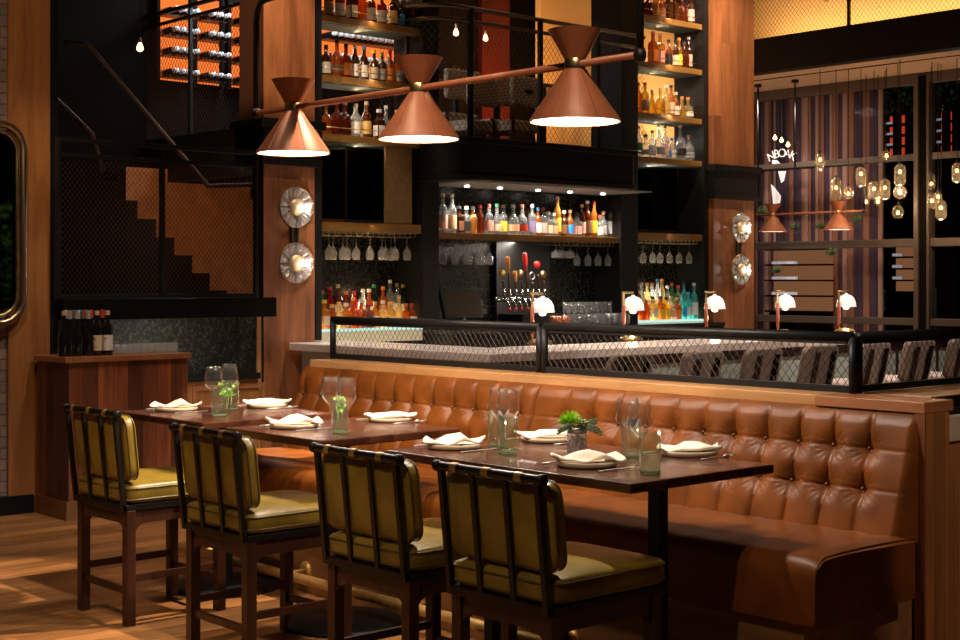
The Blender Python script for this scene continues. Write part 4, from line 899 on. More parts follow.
# ================================================================== BANQUETTE
BXR, BXL, SEAM = -3.17, -7.44, -5.35
t = thing('banquette', (-5.3, 4.45, 0), 'long cognac leather banquette with deep buttoned back', 'banquette')
def tuft(x0, x1, name):
    s = .174; xr = -3.378
    prof = []   # (Y, z, outward amp)
    for i in range(70):
        f = i/69; prof.append((5.06+.15*f, .60+.475*f))
    prof += [(5.218, 1.098), (5.232, 1.113), (5.252, 1.123), (5.28, 1.127), (5.31, 1.125)]
    n = int((x1-x0)/.0075); vs = []; fs = []
    lines = [xr-k*s for k in range(26)]
    lines = [l for l in lines if x0+.06 < l < x1-.06]
    for i in range(n+1):
        x = x0+(x1-x0)*i/n
        # distance to nearest channel
        k = min([abs(x-l) for l in lines]) if lines else .1
        edge = min(x-x0, x1-x)
        kk = min(k, s/2)
        col = min(1, (math.sin(PI*min(k, s/2)/s))) if k < s/2 else 1
        for (Y, z) in prof:
            c = 1-math.exp(-(min(k, s/2)/.011)**1.3)
            h = .012*c+.007*col**.8
            dz1 = abs(z-.96); dz2 = abs(z-.80)
            fall = math.exp(-(k/.07)**2); crease = (.003+.005*fall)*math.exp(-(min(dz1, dz2)/.005)**2)+(.002+.006*fall)*math.exp(-(min(dz1, dz2)/.05)**2)
            h -= crease*(.35+.65*c)
            if k < .12:
                for zb in (.96, .80):
                    dd = math.hypot(min([abs(x-l) for l in lines]), z-zb)
                    h -= .010*math.exp(-(dd/.014)**2)+.020*math.exp(-(dd/.048)**2)
                    if dd < .14:
                        ang = math.atan2(z-zb, min([(x-l) for l in lines], key=abs)); h += .0026*math.cos(ang*17+1.3)*math.exp(-((dd-.042)/.024)**2)
            if z < .80: h *= 1.05
            if edge < .03: h -= .03*(1-edge/.03)**2
            nt = 1 if z < 1.06 else max(.12, 1-(z-1.06)*14)
            vs.append((x+5.3, Y-h*nt-4.45+.015, z+h*.15*nt))
    m_ = len(prof)
    for i in range(n):
        for j in range(m_-1): fs.append((i*m_+j, (i+1)*m_+j, (i+1)*m_+j+1, i*m_+j+1))
    # sides and back closing strip
    o = len(vs); vs += [(x0+5.3, 5.31-4.45, .6), (x1+5.3, 5.31-4.45, .6)]
    fs.append(tuple([j for j in range(m_)]+[o])); fs.append(tuple([n*m_+j for j in range(m_)][::-1]+[o+1]))
    mb = MB(); mb.add(vs, fs); ob = mb.build(name, 'leather', t, True); ob.data.set_sharp_from_angle(angle=math.radians(70))
    for l in lines:
        for zb in (.96, .80):
            Y = 5.06+.15*(zb-.60)/.475+.026
            q = MB().lathe([(.0, -.006), (.005, -.005), (.0085, -.001), (.0085, .004)], axis='Y', c=(l+5.3, Y-4.45-.002, zb), n=10).build('button', 'leather_shaded', ob, True)
    return ob
tuft(BXL, SEAM, 'backrest'); tuft(SEAM, BXR, 'backrest')
sp_ = [(5.12, .40), (5.12, .635)]+[(4.95, .640), (4.75, .642), (4.60, .640)]+[(4.52+.07*math.cos(a)-.0, .565+.072*math.sin(a)) for a in [math.radians(x_) for x_ in (90, 112, 135, 157, 180)]]+[(4.447, .48), (4.447, .39), (4.46, .375), (4.55, .372)]
def seat(x0, x1):
    m = MB(); n = 40; L_ = len(sp_); vs = []; fs = []
    for i in range(n+1):
        x = x0+(x1-x0)*i/n; e = min(i, n-i); sh = .012 if e == 0 else 0
        for (Y, z) in sp_:
            w = .0025*math.sin(x*41+Y*9)+.002*math.sin(x*67)
            vs.append((x+5.3, Y-4.45+sh*(.5 if Y < 4.8 else 0), z-sh*(1 if z > .6 else 0)+(w if z > .6 else 0)))
    for i in range(n):
        for j in range(L_): fs.append((i*L_+j, (i+1)*L_+j, (i+1)*L_+(j+1) % L_, i*L_+(j+1) % L_))
    fs.append(tuple(range(L_))); fs.append(tuple(n*L_+j for j in range(L_))[::-1]); m.add(vs, fs)
    o = m.build('seat', 'leather', t, 'auto')
    MB().tube([(x1+5.3+.001, Y-4.45, z) for (Y, z) in sp_[1:-1]], .005, 6).build('piping', 'leather', o, True)
    return o
seat(BXL+.0, SEAM); seat(SEAM+.002, BXR+.05)
MB().box(BXL+5.3, BXR+5.3-.03, .045, .85, .0, .375).build('plinth', 'base_wood', t, bevel=.003)
# brass foot rail
r_ = MB().tube([(BXL+5.35, -.10, .115), (BXR+5.25, -.10, .115)], .026, 12).build('foot_rail', 'brass_rail', t, True)
for x in (-7.2, -6.35, -5.35, -4.4, -3.4):
    q = MB().tube([(x+5.3, -.10, .115), (x+5.3, .05, .115)], .013, 8); q.lathe([(.05, .035), (.05, .05)], axis='Y', c=(x+5.3, 0, .115), n=16, cap0=True, cap1=True)
    q.build('rail_bracket', 'brass_rail', t, True)

# partition behind the banquette
struct('wall_partition', box(-7.42, -3.22, 5.33, 5.50, 0, 1.115), 'black_wood')
struct('wall_partition_return', box(-3.62, -3.20, 5.50, 9.5, 0, 1.115), 'black_wood')
t = thing('partition_ledge', (-7.38, 5.25, 1.115), 'honey oak ledge capping the low wall behind the banquette', 'ledge')
MB().box(0, 3.71, .0, .26, 0, .045).build('ledge_board', 'oak_h', t, bevel=.003)
MB().box(3.76, 4.10, .26, 4.2, 0, .045).build('return_board', 'red_oak', t, bevel=.003)
MB().box(3.71, 4.235, -.02, .20, 0, .045).build('end_cap', 'red_oak', t, bevel=.003)
t = thing('end_post', (-3.19, 5.225, 0), 'rustic reclaimed plank post closing the end of the banquette', 'post')
M['rustic'] = wood('rustic_planks', (.20, .075, .022), (.42, .17, .055), 'Z', .6, 6, (.072, 'Y'), .003, .3, .5)
MB().box(0, .05, .01, .185, 0, 1.113).build('plank_face', 'rustic', t, bevel=.002)
MB().box(0, .048, .0, .01, 0, 1.113).build('inner_board', 'reclaimed_x', t)

# railing on the ledge
def rail_run(a, b_, n, label, end0=True):
    a = Vector(a); b_ = Vector(b_); d = (b_-a); Ln = d.length; u = d/Ln
    t = thing('ledge_railing', a, label, 'railing', 'mesh railings on the ledge')
    MB().tube([Vector((0, 0, .245)), u*Ln+Vector((0, 0, .245))], .021, 12).build('top_rail', 'black', t, True)
    MB().bar(Vector((0, 0, .018)), u*Ln+Vector((0, 0, .018)), .022, .03).build('bottom_rail', 'black', t, bevel=.002)
    for i in range(max(n, 1)+1):
        c = u*(Ln*i/max(n, 1)); MB().tube([c, c+Vector((0, 0, .245))], .019, 12).build('post', 'black', t, True)
    MB().bar(u*.03+Vector((0, 0, .218)), u*(Ln-.03)+Vector((0, 0, .218)), .014, .012).build('inner_bar', 'black', t)
    MB().wires(u*.02+Vector((0, 0, .03)), u, (0, 0, 1), Ln-.04, .19, .042, .0016).build('wire_mesh', 'wire', t)
    return t
RC = aty(853, 390, 5.42).x; RM = aty(542, 370, 5.42).x; RL_ = aty(333, 356, 5.42).x
rail_run((RL_, 5.42, 1.16), (RM-.02, 5.42, 1.16), 0, 'black mesh railing on the oak ledge, stretch before the beer taps')
rail_run((RM+.02, 5.42, 1.16), (RC, 5.42, 1.16), 0, 'black mesh railing on the oak ledge, stretch before the bar stools')
rail_run((RC, 5.46, 1.16), (RC, 9.4, 1.16), 2, 'black mesh railing turning back from the corner post')
struct('trim_7', box(-3.21, -3.16, 5.44, 9.4, .985, 1.09), 'stone', 'pale stone band under the return ledge', bevel=.004)
struct('wall_partition_cladding', box(-3.20, -3.175, 5.44, 9.4, 0, .985), 'rustic', 'dark plank cladding beyond the end post')

# ================================================================== TABLES
TH = .94
def table(x0, x1, label, y0=3.80, y1=4.62):
    cx, cy = (x0+x1)/2, (y0+y1)/2; hw_, hd = (x1-x0)/2, (y1-y0)/2
    t = thing('dining_table', (cx, cy, 0), label, 'table', 'walnut tables along the banquette')
    MB().box(-hw_, hw_, -hd, hd, TH-.036, TH).build('tabletop', 'table', t, bevel=.006)
    n = 2 if hw_ > .6 else 1
    for i in range(n):
        px = 0 if n == 1 else (-.47 if i == 0 else aty(658, 560, 4.21).x-cx)
        MB().box(px-.028, px+.028, -.028, .028, .03, TH-.05).build('pedestal', 'black', t, bevel=.004)
        MB().box(px-.16, px+.16, -.25, .25, TH-.05, TH-.036).build('mounting_plate', 'black', t)
        MB().lathe([(0, .0), (.29, .0), (.295, .012), (.27, .026), (.06, .034), (0, .034)], c=(px, 0, 0), n=36).build('foot_disc', 'black', t, True)
table(-7.19, -6.31, 'small walnut table nearest the service cabinet', 3.84, 4.66)
table(-6.05, -5.26, 'small walnut table, middle of the three')
table(-4.80, -3.425, 'long walnut table set for four with the succulent jar')

# ================================================================== CHAIRS
def chair(label):
    t = thing('dining_chair', (0, 0, 0), label, 'chair', 'olive leather counter chairs')
    W2 = .23; D = .50
    for sx in (-1, 1):
        for y in (0, D):
            x = sx*W2
            MB().box(x-.024, x+.024, y-.024, y+.024, 0, .55).build('leg', 'walnut', t, bevel=.003)
    def apron(a, b_, nm):
        # arched apron between two leg centres a,b
        a = Vector(a); b_ = Vector(b_); u = (b_-a).normalized(); L_ = (b_-a).length; nrm = Vector((-u.y, u.x, 0))
        r = .055; pts = [(.024, .43)]+[(.024+r-r*math.cos(q), .43+r*math.sin(q)) for q in [math.radians(x_) for x_ in (20, 40, 60, 80, 90)]]
        pts += [(L_-p_[0], p_[1]) for p_ in pts[::-1]]+[(L_-.024, .55), (.024, .55)]
        vs = []; n = len(pts)
        for s in (-.014, .014):
            for (d, z) in pts: vs.append(a+u*d+nrm*s+Vector((0, 0, z)))
        m = MB(); m.add(vs, [tuple(range(n)), tuple(range(n, 2*n))[::-1]]+[(i, n+i, n+(i+1) % n, (i+1) % n) for i in range(n)]); m.build(nm, 'walnut', t)
    apron((-W2, 0, 0), (W2, 0, 0), 'apron'); apron((W2, 0, 0), (W2, D, 0), 'apron'); apron((-W2, 0, 0), (-W2, D, 0), 'apron'); apron((-W2, D, 0), (W2, D, 0), 'apron')
    for a, b_, z in (((-W2, 0), (W2, 0), .165), ((-W2, 0), (-W2, D), .225), ((W2, 0), (W2, D), .225), ((-W2, D), (W2, D), .165)):
        MB().bar((a[0], a[1], z), (b_[0], b_[1], z), .02, .034).build('stretcher', 'walnut', t, bevel=.002)
    # metal seat frame
    m = MB(); fx = .255
    m.box(-fx, fx, -.045, -.02, .55, .582); m.box(-fx, fx, D+.035, D+.06, .55, .575); m.box(-fx, -fx+.022, -.02, D+.035, .55, .578); m.box(fx-.022, fx, -.02, D+.035, .55, .578); m.box(-fx+.02, fx-.02, -.02, D+.01, .55, .556)
    m.build('seat_frame', 'chair_metal', t, bevel=.002)
    # back: four uprights leaning, top bar
    ztop, ytop = 1.015, -.082
    for x in (-.243, -.083, .083, .243):
        MB().bar((x, -.034, .552), (x, ytop, ztop), .024, .012 if abs(x) < .2 else .022, up=(0, 1, 0)).build('back_upright', 'chair_metal', t, bevel=.002)
    tb = MB().tube([(-.262, ytop, ztop), (.262, ytop, ztop)], .0165, 14).build('top_bar', 'chair_metal', t, 'auto')
    for x in (-.262, .262): MB().lathe([(.0, -.016), (.016, -.014), (.0205, -.008), (.0205, .012), (.017, .014)], axis='X', c=(x+(.0), ytop, ztop), n=14, cap1=True).build('end_collar', 'chair_metal', tb, True)
    for x in (-.163, 0, .163):
        m = MB().lathe([(.0195, -.017), (.0195, .017)], axis='X', c=(x, ytop, ztop), n=16)
        m.build('strap', 'strap', t, 'auto')
    # back cushion: in front of uprights, leaning
    def cushion(nm, cx, cy, cz, w, h, d, lean, mat, rad=.055, puff=.020):
        """upright cushion w (x) h (z') d (y')"""
        nx, nz = 18, 14; vs = []; fs = []
        Rm = Matrix.Rotation(lean, 3, 'X')
        def outline(u_, v_):
            # map square to rounded square
            x = u_*w/2; z = v_*h/2; ax = max(0, abs(x)-(w/2-rad)); az = max(0, abs(z)-(h/2-rad))
            if ax > 0 and az > 0:
                l = math.hypot(ax, az); mx_ = max(ax, az); f = mx_/l
                x = math.copysign(w/2-rad+ax*f, x); z = math.copysign(h/2-rad+az*f, z)
            return x, z
        for side in (-1, 1):
            for i in range(nx+1):
                for j in range(nz+1):
                    u_ = math.sin((i/nx-.5)*PI); v_ = math.sin((j/nz-.5)*PI)
                    x, z = outline(u_, v_); e = (1-abs(u_)**5)*(1-abs(v_)**5)
                    y = side*(d/2*.72+puff*(e**.7)) if max(abs(u_), abs(v_)) < .999 else side*d/2*.55
                    p_ = Rm @ Vector((x, y, z)); vs.append(p_+Vector((cx, cy, cz)))
        N_ = (nx+1)*(nz+1)
        for s_ in (0, 1):
            for i in range(nx):
                for j in range(nz):
                    q = [i*(nz+1)+j, (i+1)*(nz+1)+j, (i+1)*(nz+1)+j+1, i*(nz+1)+j+1]; q = [a_+s_*N_ for a_ in q]
                    fs.append(tuple(q) if s_ else tuple(q[::-1]))
        per = [(i, 0) for i in range(nx)]+[(nx, j) for j in range(nz)]+[(nx-i, nz) for i in range(nx)]+[(0, nz-j) for j in range(nz)]
        idx = [a_*(nz+1)+b__ for a_, b__ in per]
        for k_ in range(len(idx)):
            a_, b__ = idx[k_], idx[(k_+1) % len(idx)]; fs.append((a_, b__, b__+N_, a_+N_))
        m = MB(); m.add(vs, fs); o = m.build(nm, mat, t, True)
        for s_ in (0, 1):
            MB().tube([Vector(vs[a_+s_*N_]) for a_ in idx], .0042, 6, closed=True).build('piping', 'olive_pipe', o, True)
        return o
    lean = math.atan2(ytop+.034, ztop-.552)   # negative: top goes back
    cushion('backrest_cushion', 0, -.004, .846, .54, .31, .070, -lean, 'olive')
    # seat cushion: build as flat cushion (rotate 90deg)
    cushion('seat_cushion', 0, .265, .628, .525, .60, .096, -PI/2, 'olive', .06, .026)
    t.scale = (1, 1, .981)
    return t
ch = chair('olive leather counter chair at the table nearest the service cabinet')
ch.location = (-6.53, 3.43, 0)
dup(ch, (-5.49, 3.43, 0), 'olive leather counter chair at the middle small table', rz=-.01)
dup(ch, (-4.415, 3.43, 0), 'olive leather counter chair at long table, on the side of the wine glasses')
dup(ch, (-3.672, 3.43, 0), 'olive leather counter chair at long table, by its outer corner')
ch.scale = (1, 1, 1.0)

# ================================================================== TABLEWARE
def napkin_mesh(seed):
    rnd = random.Random(seed); m = MB(); nx, ny = 26, 14
    vs = []; fs = []
    for layer in range(2):
        for i in range(nx+1):
            for j in range(ny+1):
                u = i/nx*2-1; v = j/ny*2-1
                w = .105+.012*math.sin(u*3+seed); 
                x = u*.125+.012*math.sin(v*2.2+seed); y = v*(.068+.012*math.cos(u*2.5+seed))*(1-.25*max(0, abs(u)-.6))
                # folded soft ridges
                hgt = .010+.022*max(0, 1-abs(u-.15+.25*v)*1.9)*(1-.3*abs(v))+.008*math.sin(u*6+seed*2+v*2)*(1-abs(v)*.4)+.010*(abs(u) > .8)*(abs(u)-.8)*5
                z = .021+hgt*(1.15 if layer else .55)-.003*(v*v)
                vs.append((x, y+(.004 if layer else 0), max(.0165, z)))
        o = layer*(nx+1)*(ny+1)
        for i in range(nx):
            for j in range(ny):
                a = o+i*(ny+1)+j; fs.append((a, a+ny+1, a+ny+2, a+1))
    N_ = (nx+1)*(ny+1); per = [(i, 0) for i in range(nx)]+[(nx, j) for j in range(ny)]+[(nx-i, ny) for i in range(nx)]+[(0, ny-j) for j in range(ny)]
    idx = [a*(ny+1)+b_ for a, b_ in per]
    for k_ in range(len(idx)):
        a, b_ = idx[k_], idx[(k_+1) % len(idx)]; fs.append((a, b_, b_+N_, a+N_))
    m.add(vs, fs); return m
plates = [(176, 410.5, 'the cabinet side table, chair side', 0), (267, 407, 'the cabinet side table, banquette side', 1), (294, 427.5, 'the middle table, chair side', 0), (391, 421, 'the middle table, banquette side', 1),
          (454, 448, 'the long table, chair side by the paired wine glasses', 0), (547, 441, 'the long table behind the succulent jar', 1), (587, 466, 'the long table in front of the succulent jar', 0), (689, 455, 'the long table by the outer corner, banquette side', 1)]
def plate_at(loc, where):
    t = thing('plate', loc, 'cream plate under napkin on '+where, 'plate', 'stoneware plates')
    MB().lathe([(0, .002), (.100, .001), (.113, .004), (.117, .021), (.112, .022), (.107, .010), (0, .009)], n=40).build('plate_dish', 'plate', t, True); return t
def knife_m():
    m = MB(); m.box(-.10, .01, -.006, .006, 0, .004); m.box(.01, .11, -.008, .006, .001, .0025); return m
def fork_m():
    m = MB(); m.tube([(-.10, 0, .003), (.03, 0, .004)], .003, 6); m.tube([(.03, 0, .004), (.045, 0, .006), (.06, 0, .004)], [.003, .010, .010], 6)
    for k_ in (-.008, -.0027, .0027, .008): m.tube([(.058, k_, .004), (.10, k_*.9, .010)], .0013, 4)
    return m
knife = tag(knife_m().build('table_knife', 'silver', bevel=.001), 'x', 'knife', 'table knives'); fork = tag(fork_m().build('fork', 'silver', None, True), 'x', 'fork', 'forks')
for i, (px, py, where, side) in enumerate(plates):
    p = atz(px, py, TH); plate_at(p, where)
    nk = tag(napkin_mesh(i*1.7).build('napkin', 'napkin', None, True, loc=p), 'folded cream napkin on '+where, 'napkin', 'folded napkins on the plates')
    nk.rotation_euler = (0, 0, YAW+.12)
    # fork lies left of plate across, knife right
    s = 1 if side == 0 else -1
    for proto, dx, lab in ((knife, .15*s, 'silver knife, '), (fork, -.15*s, 'silver fork, ')):
        if i == 0: o = proto
        else: o = proto.copy(); COL.objects.link(o)
        o.location = (p.x+dx, p.y, TH+.001); o.rotation_euler = (0, 0, PI/2+.06*s); o['label'] = lab+where
# wine glasses
def wineglass():
    t = thing('wine_glass', (0, 0, 0), 'x', 'glass', 'stemmed wine glasses on the tables')
    MB().lathe([(0, .001), (.036, .001), (.036, .003), (.008, .008), (.0038, .02), (.0036, .105), (.010, .118), (.040, .150), (.050, .170), (.045, .210), (.036, .252), (.0355, .252), (.044, .210), (.0487, .170), (.039, .152), (.006, .122)], n=28).build('glass_bowl', 'glass', t, True)
    return t
wg = wineglass()
wgs = [(213.5, 414, 'cabinet side table, chair side'), (229.5, 410, 'cabinet side table, banquette side'), (331, 430, 'middle table, farther from the plate row'), (346, 432, 'middle table, nearer the banquette'), (499, 448, 'long table, behind the first tumbler'), (508, 449, 'long table, beside the first tumbler'),
       (628, 462, 'long table, behind the outer tumblers'), (640, 469, 'long table, between the outer tumblers')]
for i, (px, py, w) in enumerate(wgs):
    p = atz(px, py, TH); lb = 'clear stemmed wine glass on the '+w
    if i == 0: wg.location = p; wg['label'] = lb
    else: dup(wg, p, lb)
tm = thing('water_tumbler', (0, 0, 0), 'x', 'glass', 'green glass water tumblers')
MB().lathe([(.0, .010), (.035, .010), (.038, .02), (.041, .152), (.0395, .152), (.0365, .02), (0, .016)], n=28).build('tumbler_wall', 'green_glass', tm, True)
MB().lathe([(0, .0), (.036, .001), (.038, .006), (.037, .013), (0, .0135)], n=28).build('thick_base', 'green_solid', tm, True)
tms = [(219, 416.5, 'cabinet side table, before the herb sprig'), (231.5, 410, 'cabinet side table, behind the herb sprig'), (340, 433.5, 'middle table, before the herb sprig'), (507.5, 454, 'long table, under the paired wine glasses'), (497, 447, 'long table, behind the paired wine glasses'), (650, 473.5, 'long table, foremost at the outer corner'), (631, 457, 'long table, behind the outer wine glasses')]
for i, (px, py, w) in enumerate(tms):
    p = atz(px, py, TH); lb = 'green tinted water tumbler on the '+w
    if i == 0: tm.location = p; tm['label'] = lb
    else: dup(tm, p, lb)
# mason jar with succulents
p = atz(577, 457, TH)
t = thing('succulent_jar', p, 'glass jar of succulents and lime moss on the long table', 'plant'); t.scale = (1.12, 1.12, 1.15)
MB().lathe([(0, .002), (.034, .003), (.037, .012), (.037, .075), (.033, .088), (.031, .088), (.035, .074), (.035, .014), (0, .008)], n=24).build('jar', 'hung_glass', t, True)
MB().lathe([(.034, .084), (.0365, .086), (.0365, .102), (.034, .104)], n=24).build('jar_lid_ring', 'steel', t, True)
m = MB(); rr = random.Random(3)
for k_ in range(110):
    a = rr.uniform(0, 6.28); r = rr.uniform(0.01, .031); z = rr.uniform(.012, .07); m.lathe([(0, -.004), (.005, 0), (0, .005)], c=(r*math.cos(a), r*math.sin(a), z), n=5)
m.build('pebbles', P('pebbles', (.62, .46, .38), .6), t, True)
m = MB().tube([(0, 0, .02), (.003, 0, .10)], .006, 6); m.build('stem', 'dark_leaf', t)
m = MB()
for k_ in range(260):
    a = rr.uniform(0, 6.28); ph = math.acos(rr.uniform(-.1, 1)); d = Vector((math.cos(a)*math.sin(ph), math.sin(a)*math.sin(ph), math.cos(ph)))
    c = Vector((-.020, -.012, .118)); m.tube([c+d*.012, c+d*.047], [.0022, .0005], 3, cap=False)
m.build('lime_moss', 'lime', t)
m = MB(); c = Vector((.018, .005, .112))
for ring, (n_, el, ln) in enumerate(((6, 75, .022), (9, 50, .028), (11, 25, .032))):
    for k_ in range(n_):
        a = 2*PI*k_/n_+ring*.3; e = math.radians(el); d = Vector((math.cos(a)*math.cos(e), math.sin(a)*math.cos(e), math.sin(e)))
        m.tube([c, c+d*ln*.6, c+d*ln], [.003, .006, .001], 5, cap=False)
m.build('rosette', P('rosette_green', (.24, .30, .10), .5), t, True)
m = MB()
for (dx, dy, dz, L_) in ((-.9, -.4, -.25, .055), (.9, .5, .0, .065), (.8, .2, .45, .06), (.2, -.9, -.2, .045), (-.6, .6, .1, .05), (.95, .5, -.15, .075)):
    d = Vector((dx*RT[0] - dy*FW[0], dx*RT[1]-dy*FW[1], dz)).normalized(); base = Vector((0, 0, .108))+Vector((d.x, d.y, 0))*.02
    for k_ in range(9):
        c = base+d*(L_*k_/8)+Vector((0, 0, -.010*(k_/8)**2))
        for j in range(4):
            a = j*PI/2+k_*.7; o = Vector((math.cos(a)*.3, math.sin(a)*.3, math.sin(a)))*.008
            m.lathe([(0, -.005), (.005, 0), (0, .006)], c=c+o, n=5)
m.build('trailing_leaves', 'sage_leaf', t, True)
# herb sprigs in tumblers
def sprig(px, py, who, seed):
    p = atz(px, py, TH); t = thing('herb_vase', p, 'small clear bud vase with bright green leaves on '+who, 'plant', 'bud vases with green sprigs')
    MB().lathe([(0, .002), (.026, .003), (.028, .012), (.026, .08), (.028, .10), (.027, .10), (.024, .08), (.026, .014), (0, .006)], n=20).build('vase', 'glass', t, True)
    rr = random.Random(seed); m = MB(); lf = MB()
    for k_ in range(9):
        a = rr.uniform(0, 6.28); tip = Vector((.05*math.cos(a)*rr.uniform(.2, 1), .05*math.sin(a)*rr.uniform(.2, 1), rr.uniform(.09, .15)))
        m.tube([(0, 0, .01), (tip.x*.3, tip.y*.3, .08), tip], .0012, 4)
        for q in range(5):
            c = tip+Vector((rr.uniform(-.015, .015), rr.uniform(-.015, .015), rr.uniform(-.015, .012))); n1 = Vector((rr.uniform(-1, 1), rr.uniform(-1, 1), rr.uniform(.2, 1))).normalized(); u = n1.orthogonal().normalized(); v = n1.cross(u)
            r = rr.uniform(.007, .012)
            lf.add([c-u*r, c-u*r*.4+v*r*.7, c+u*r*.5+v*r*.6+n1*.002, c+u*r*1.1, c+u*r*.5-v*r*.6+n1*.002, c-u*r*.4-v*r*.7], [(0, 1, 2, 3, 4, 5)])
    m.build('stems', 'green_leaf', t); lf.build('leaves', 'green_leaf', t)
sprig(227, 411.5, 'the table nearest the cabinet', 5); sprig(337, 429, 'the middle table', 8)

# ================================================================== COPPER PENDANT FIXTURES
def fixture(Y, zrod, cones, x0, x1, ztop, ymat, label, group_label, energy, drops, bend, posdrop=True, scale=1.0):
    t = thing('pendant_fixture', (x0, Y, zrod), label, 'pendant light', 'copper double-cone pendant fixtures')
    MB().tube([(0, 0, 0), (x1-x0, 0, 0)], .0155, 12).build('copper_rod', 'copper', t, True)
    H_ = ztop-zrod
    MB().tube([(0, 0, 0), (0, 0, H_-.10), (.012, 0, H_-.05), (.04, 0, H_-.012), (.09, 0, H_)]+[(x1-x0-.09, 0, H_), (x1-x0-.04, 0, H_-.012), (x1-x0-.012, 0, H_-.05), (x1-x0, 0, H_-.1), (x1-x0, 0, 0)], .016, 12).build('pipe_frame', 'black', t, True)
    for x in (0, x1-x0): 
        MB().lathe([(0, -.028), (.02, -.024), (.026, -.008), (.026, .008), (.02, .024), (0, .028)], c=(x, 0, 0), n=14).build('elbow_joint', 'black', t, True)
    for x in drops:
        MB().tube([(x-x0, 0, H_), (x-x0, 0, 4.33-zrod if bend else 5.4-zrod)], .012, 10).build('drop_pipe', 'black', t, True)
        MB().lathe([(.05, 0), (.05, .04)], c=(x-x0, 0, (4.30 if bend else 5.36)-zrod), n=16, cap0=True, cap1=True).build('ceiling_cup', 'black', t)
    for x in cones:
        c = x-x0
        s = MB().lathe([(.044*scale, -.02), (.185*scale, -.225*scale), (.187*scale, -.235*scale), (.183*scale, -.235*scale), (.181*scale, -.225*scale), (.042*scale, -.022)], c=(c, 0, 0), n=40).build('lower_shade', 'copper', t, 'auto')
        MB().lathe([(.178*scale, -.229*scale), (.040*scale, -.028)], c=(c, 0, 0), n=40).build('white_lining', 'shade_in', s, True)
        for k_ in range(6):
            a = k_*PI/3+.75
            MB().tube([(c+.046*scale*math.cos(a), .046*scale*math.sin(a), -.022), (c+.1865*scale*math.cos(a), .1865*scale*math.sin(a), -.226*scale)], .0016, 4).build('seam', 'copper_dark', s)
        MB().lathe([(.042*scale, .02), (.109*scale, .138*scale), (.111*scale, .141*scale), (.107*scale, .141*scale), (.040*scale, .022)], c=(c, 0, 0), n=36).build('upper_shade', 'copper', t, 'auto')
        MB().lathe([(.038*scale, -.030), (.040*scale, -.030), (.043*scale, -.026), (.043*scale, .026), (.040*scale, .030), (.038*scale, .030)], c=(c, 0, 0), n=30).build('brass_collar', 'antique', t, 'auto')
        MB().lathe([(0, -.13), (.022, -.122), (.030, -.10), (.022, -.07), (.014, -.05)], c=(c, 0, 0), n=14).build('bulb', 'bulb_w', t, True)
        l = bpy.data.lights.new('shade_light', 'SPOT'); l.energy = energy; l.color = NEUT; l.spot_size = math.radians(150); l.spot_blend = .3; l.shadow_soft_size = .025
        o = bpy.data.objects.new('shade_light', l); COL.objects.link(o); o.parent = t; o.location = (c, 0, -.145)
    return t
fixture(4.3, 2.532, (-6.19, -5.185, -4.185), -6.53, -3.83, 3.12, 'copper', 'three-headed copper leather pendant on a rod over the dining tables', '', 95, (-5.6, -4.6), False)
xs = [aty(px, 220, 16.3).x for px in (773, 838, 753, 864, 758, 795)]
zr = aty(838, 212, 16.3).z; zt = aty(830, 166, 16.3).z
fixture(16.3, zr, (xs[0], xs[1]), xs[2]-.3, xs[3], zt, 'copper', 'copper pendant fixture hanging in front of the window wall', '', 10, (xs[4], xs[5]), True, scale=1.0)

# ================================================================== SCONCES
def sconce(loc, label, proto=None):
    if proto: return dup(proto, loc, label)
    t = thing('crystal_sconce', loc, label, 'wall light', 'crystal disc wall lights')
    # faces +X; crystal ring of wedge facets
    m = MB(); n = 12
    for k_ in range(n):
        a0 = 2*PI*k_/n+.03; a1 = 2*PI*(k_+1)/n-.03
        def pt(r, a, x): return (x, r*math.cos(a), r*math.sin(a))
        am = (a0+a1)/2
        vs = [pt(.07, a0, .03), pt(.07, a1, .03), pt(.165, a1, .045), pt(.168, am, .052), pt(.165, a0, .045), pt(.075, am, .060), pt(.158, am, .075)]
        m.add(vs, [(0, 5, 6, 4), (5, 1, 2, 6), (6, 2, 3), (4, 6, 3), (0, 1, 5), (0, 4, 3, 2, 1)])
    m.build('crystal_ring', 'crystal', t)
    MB().lathe([(.168, .035), (.172, .040), (.172, .05), (.168, .054)], axis='X', n=40).build('rim', 'brass', t, True)
    MB().lathe([(0, .0), (.060, 0), (.060, .03), (0, .03)], axis='X', n=24).build('back_plate', 'brass', t, True)
    MB().lathe([(.0, .085), (.05, .08), (.068, .065), (.072, .045)], axis='X', n=24).build('brass_dome', 'pale_brass', t, True)
    MB().lathe([(0, -.018), (.016, -.008), (.016, .008), (0, .018)], c=(.088, .088, -.012), n=12).build('bulb', 'bulb_hot', t, True)
    point('sconce_light', (.16, .085, -.01), 2.4, NEUT, .02, t)
    return t
M['crystal'] = P('crystal', (.9, .9, .9), .03, trans=.75, ior=1.5)
M['bulb_hot'] = glow('bulb_hot', (1, .92, .82), 60)
s0 = sconce((-10.095, 7.01, 2.257), 'crystal disc wall light, upper one on the niche column')
sconce((-10.095, 7.01, 1.79), 'crystal disc wall light, lower one on the niche column', s0)
sconce((-10.195, 13.08, 2.235), 'crystal disc wall light, upper one on the window column', s0)
sconce((-10.195, 13.08, 1.765), 'crystal disc wall light, lower one on the window column', s0)
for x, y, lb in ((-10.095, 7.03, 'slim bronze bar joining the wall lights on the niche column'), (-10.195, 13.10, 'slim bronze bar joining the wall lights on the window column')):
    q = thing('sconce_bar', (x, y, 2.02), lb, 'wall bracket'); MB().box(0, .02, -.05, .03, -.10, .10).build('junction_plate', 'bronze', q, bevel=.004)
    MB().tube([(.03, .0, -.16), (.03, .0, .16)], .006, 8).build('conduit', 'bronze', q, True)

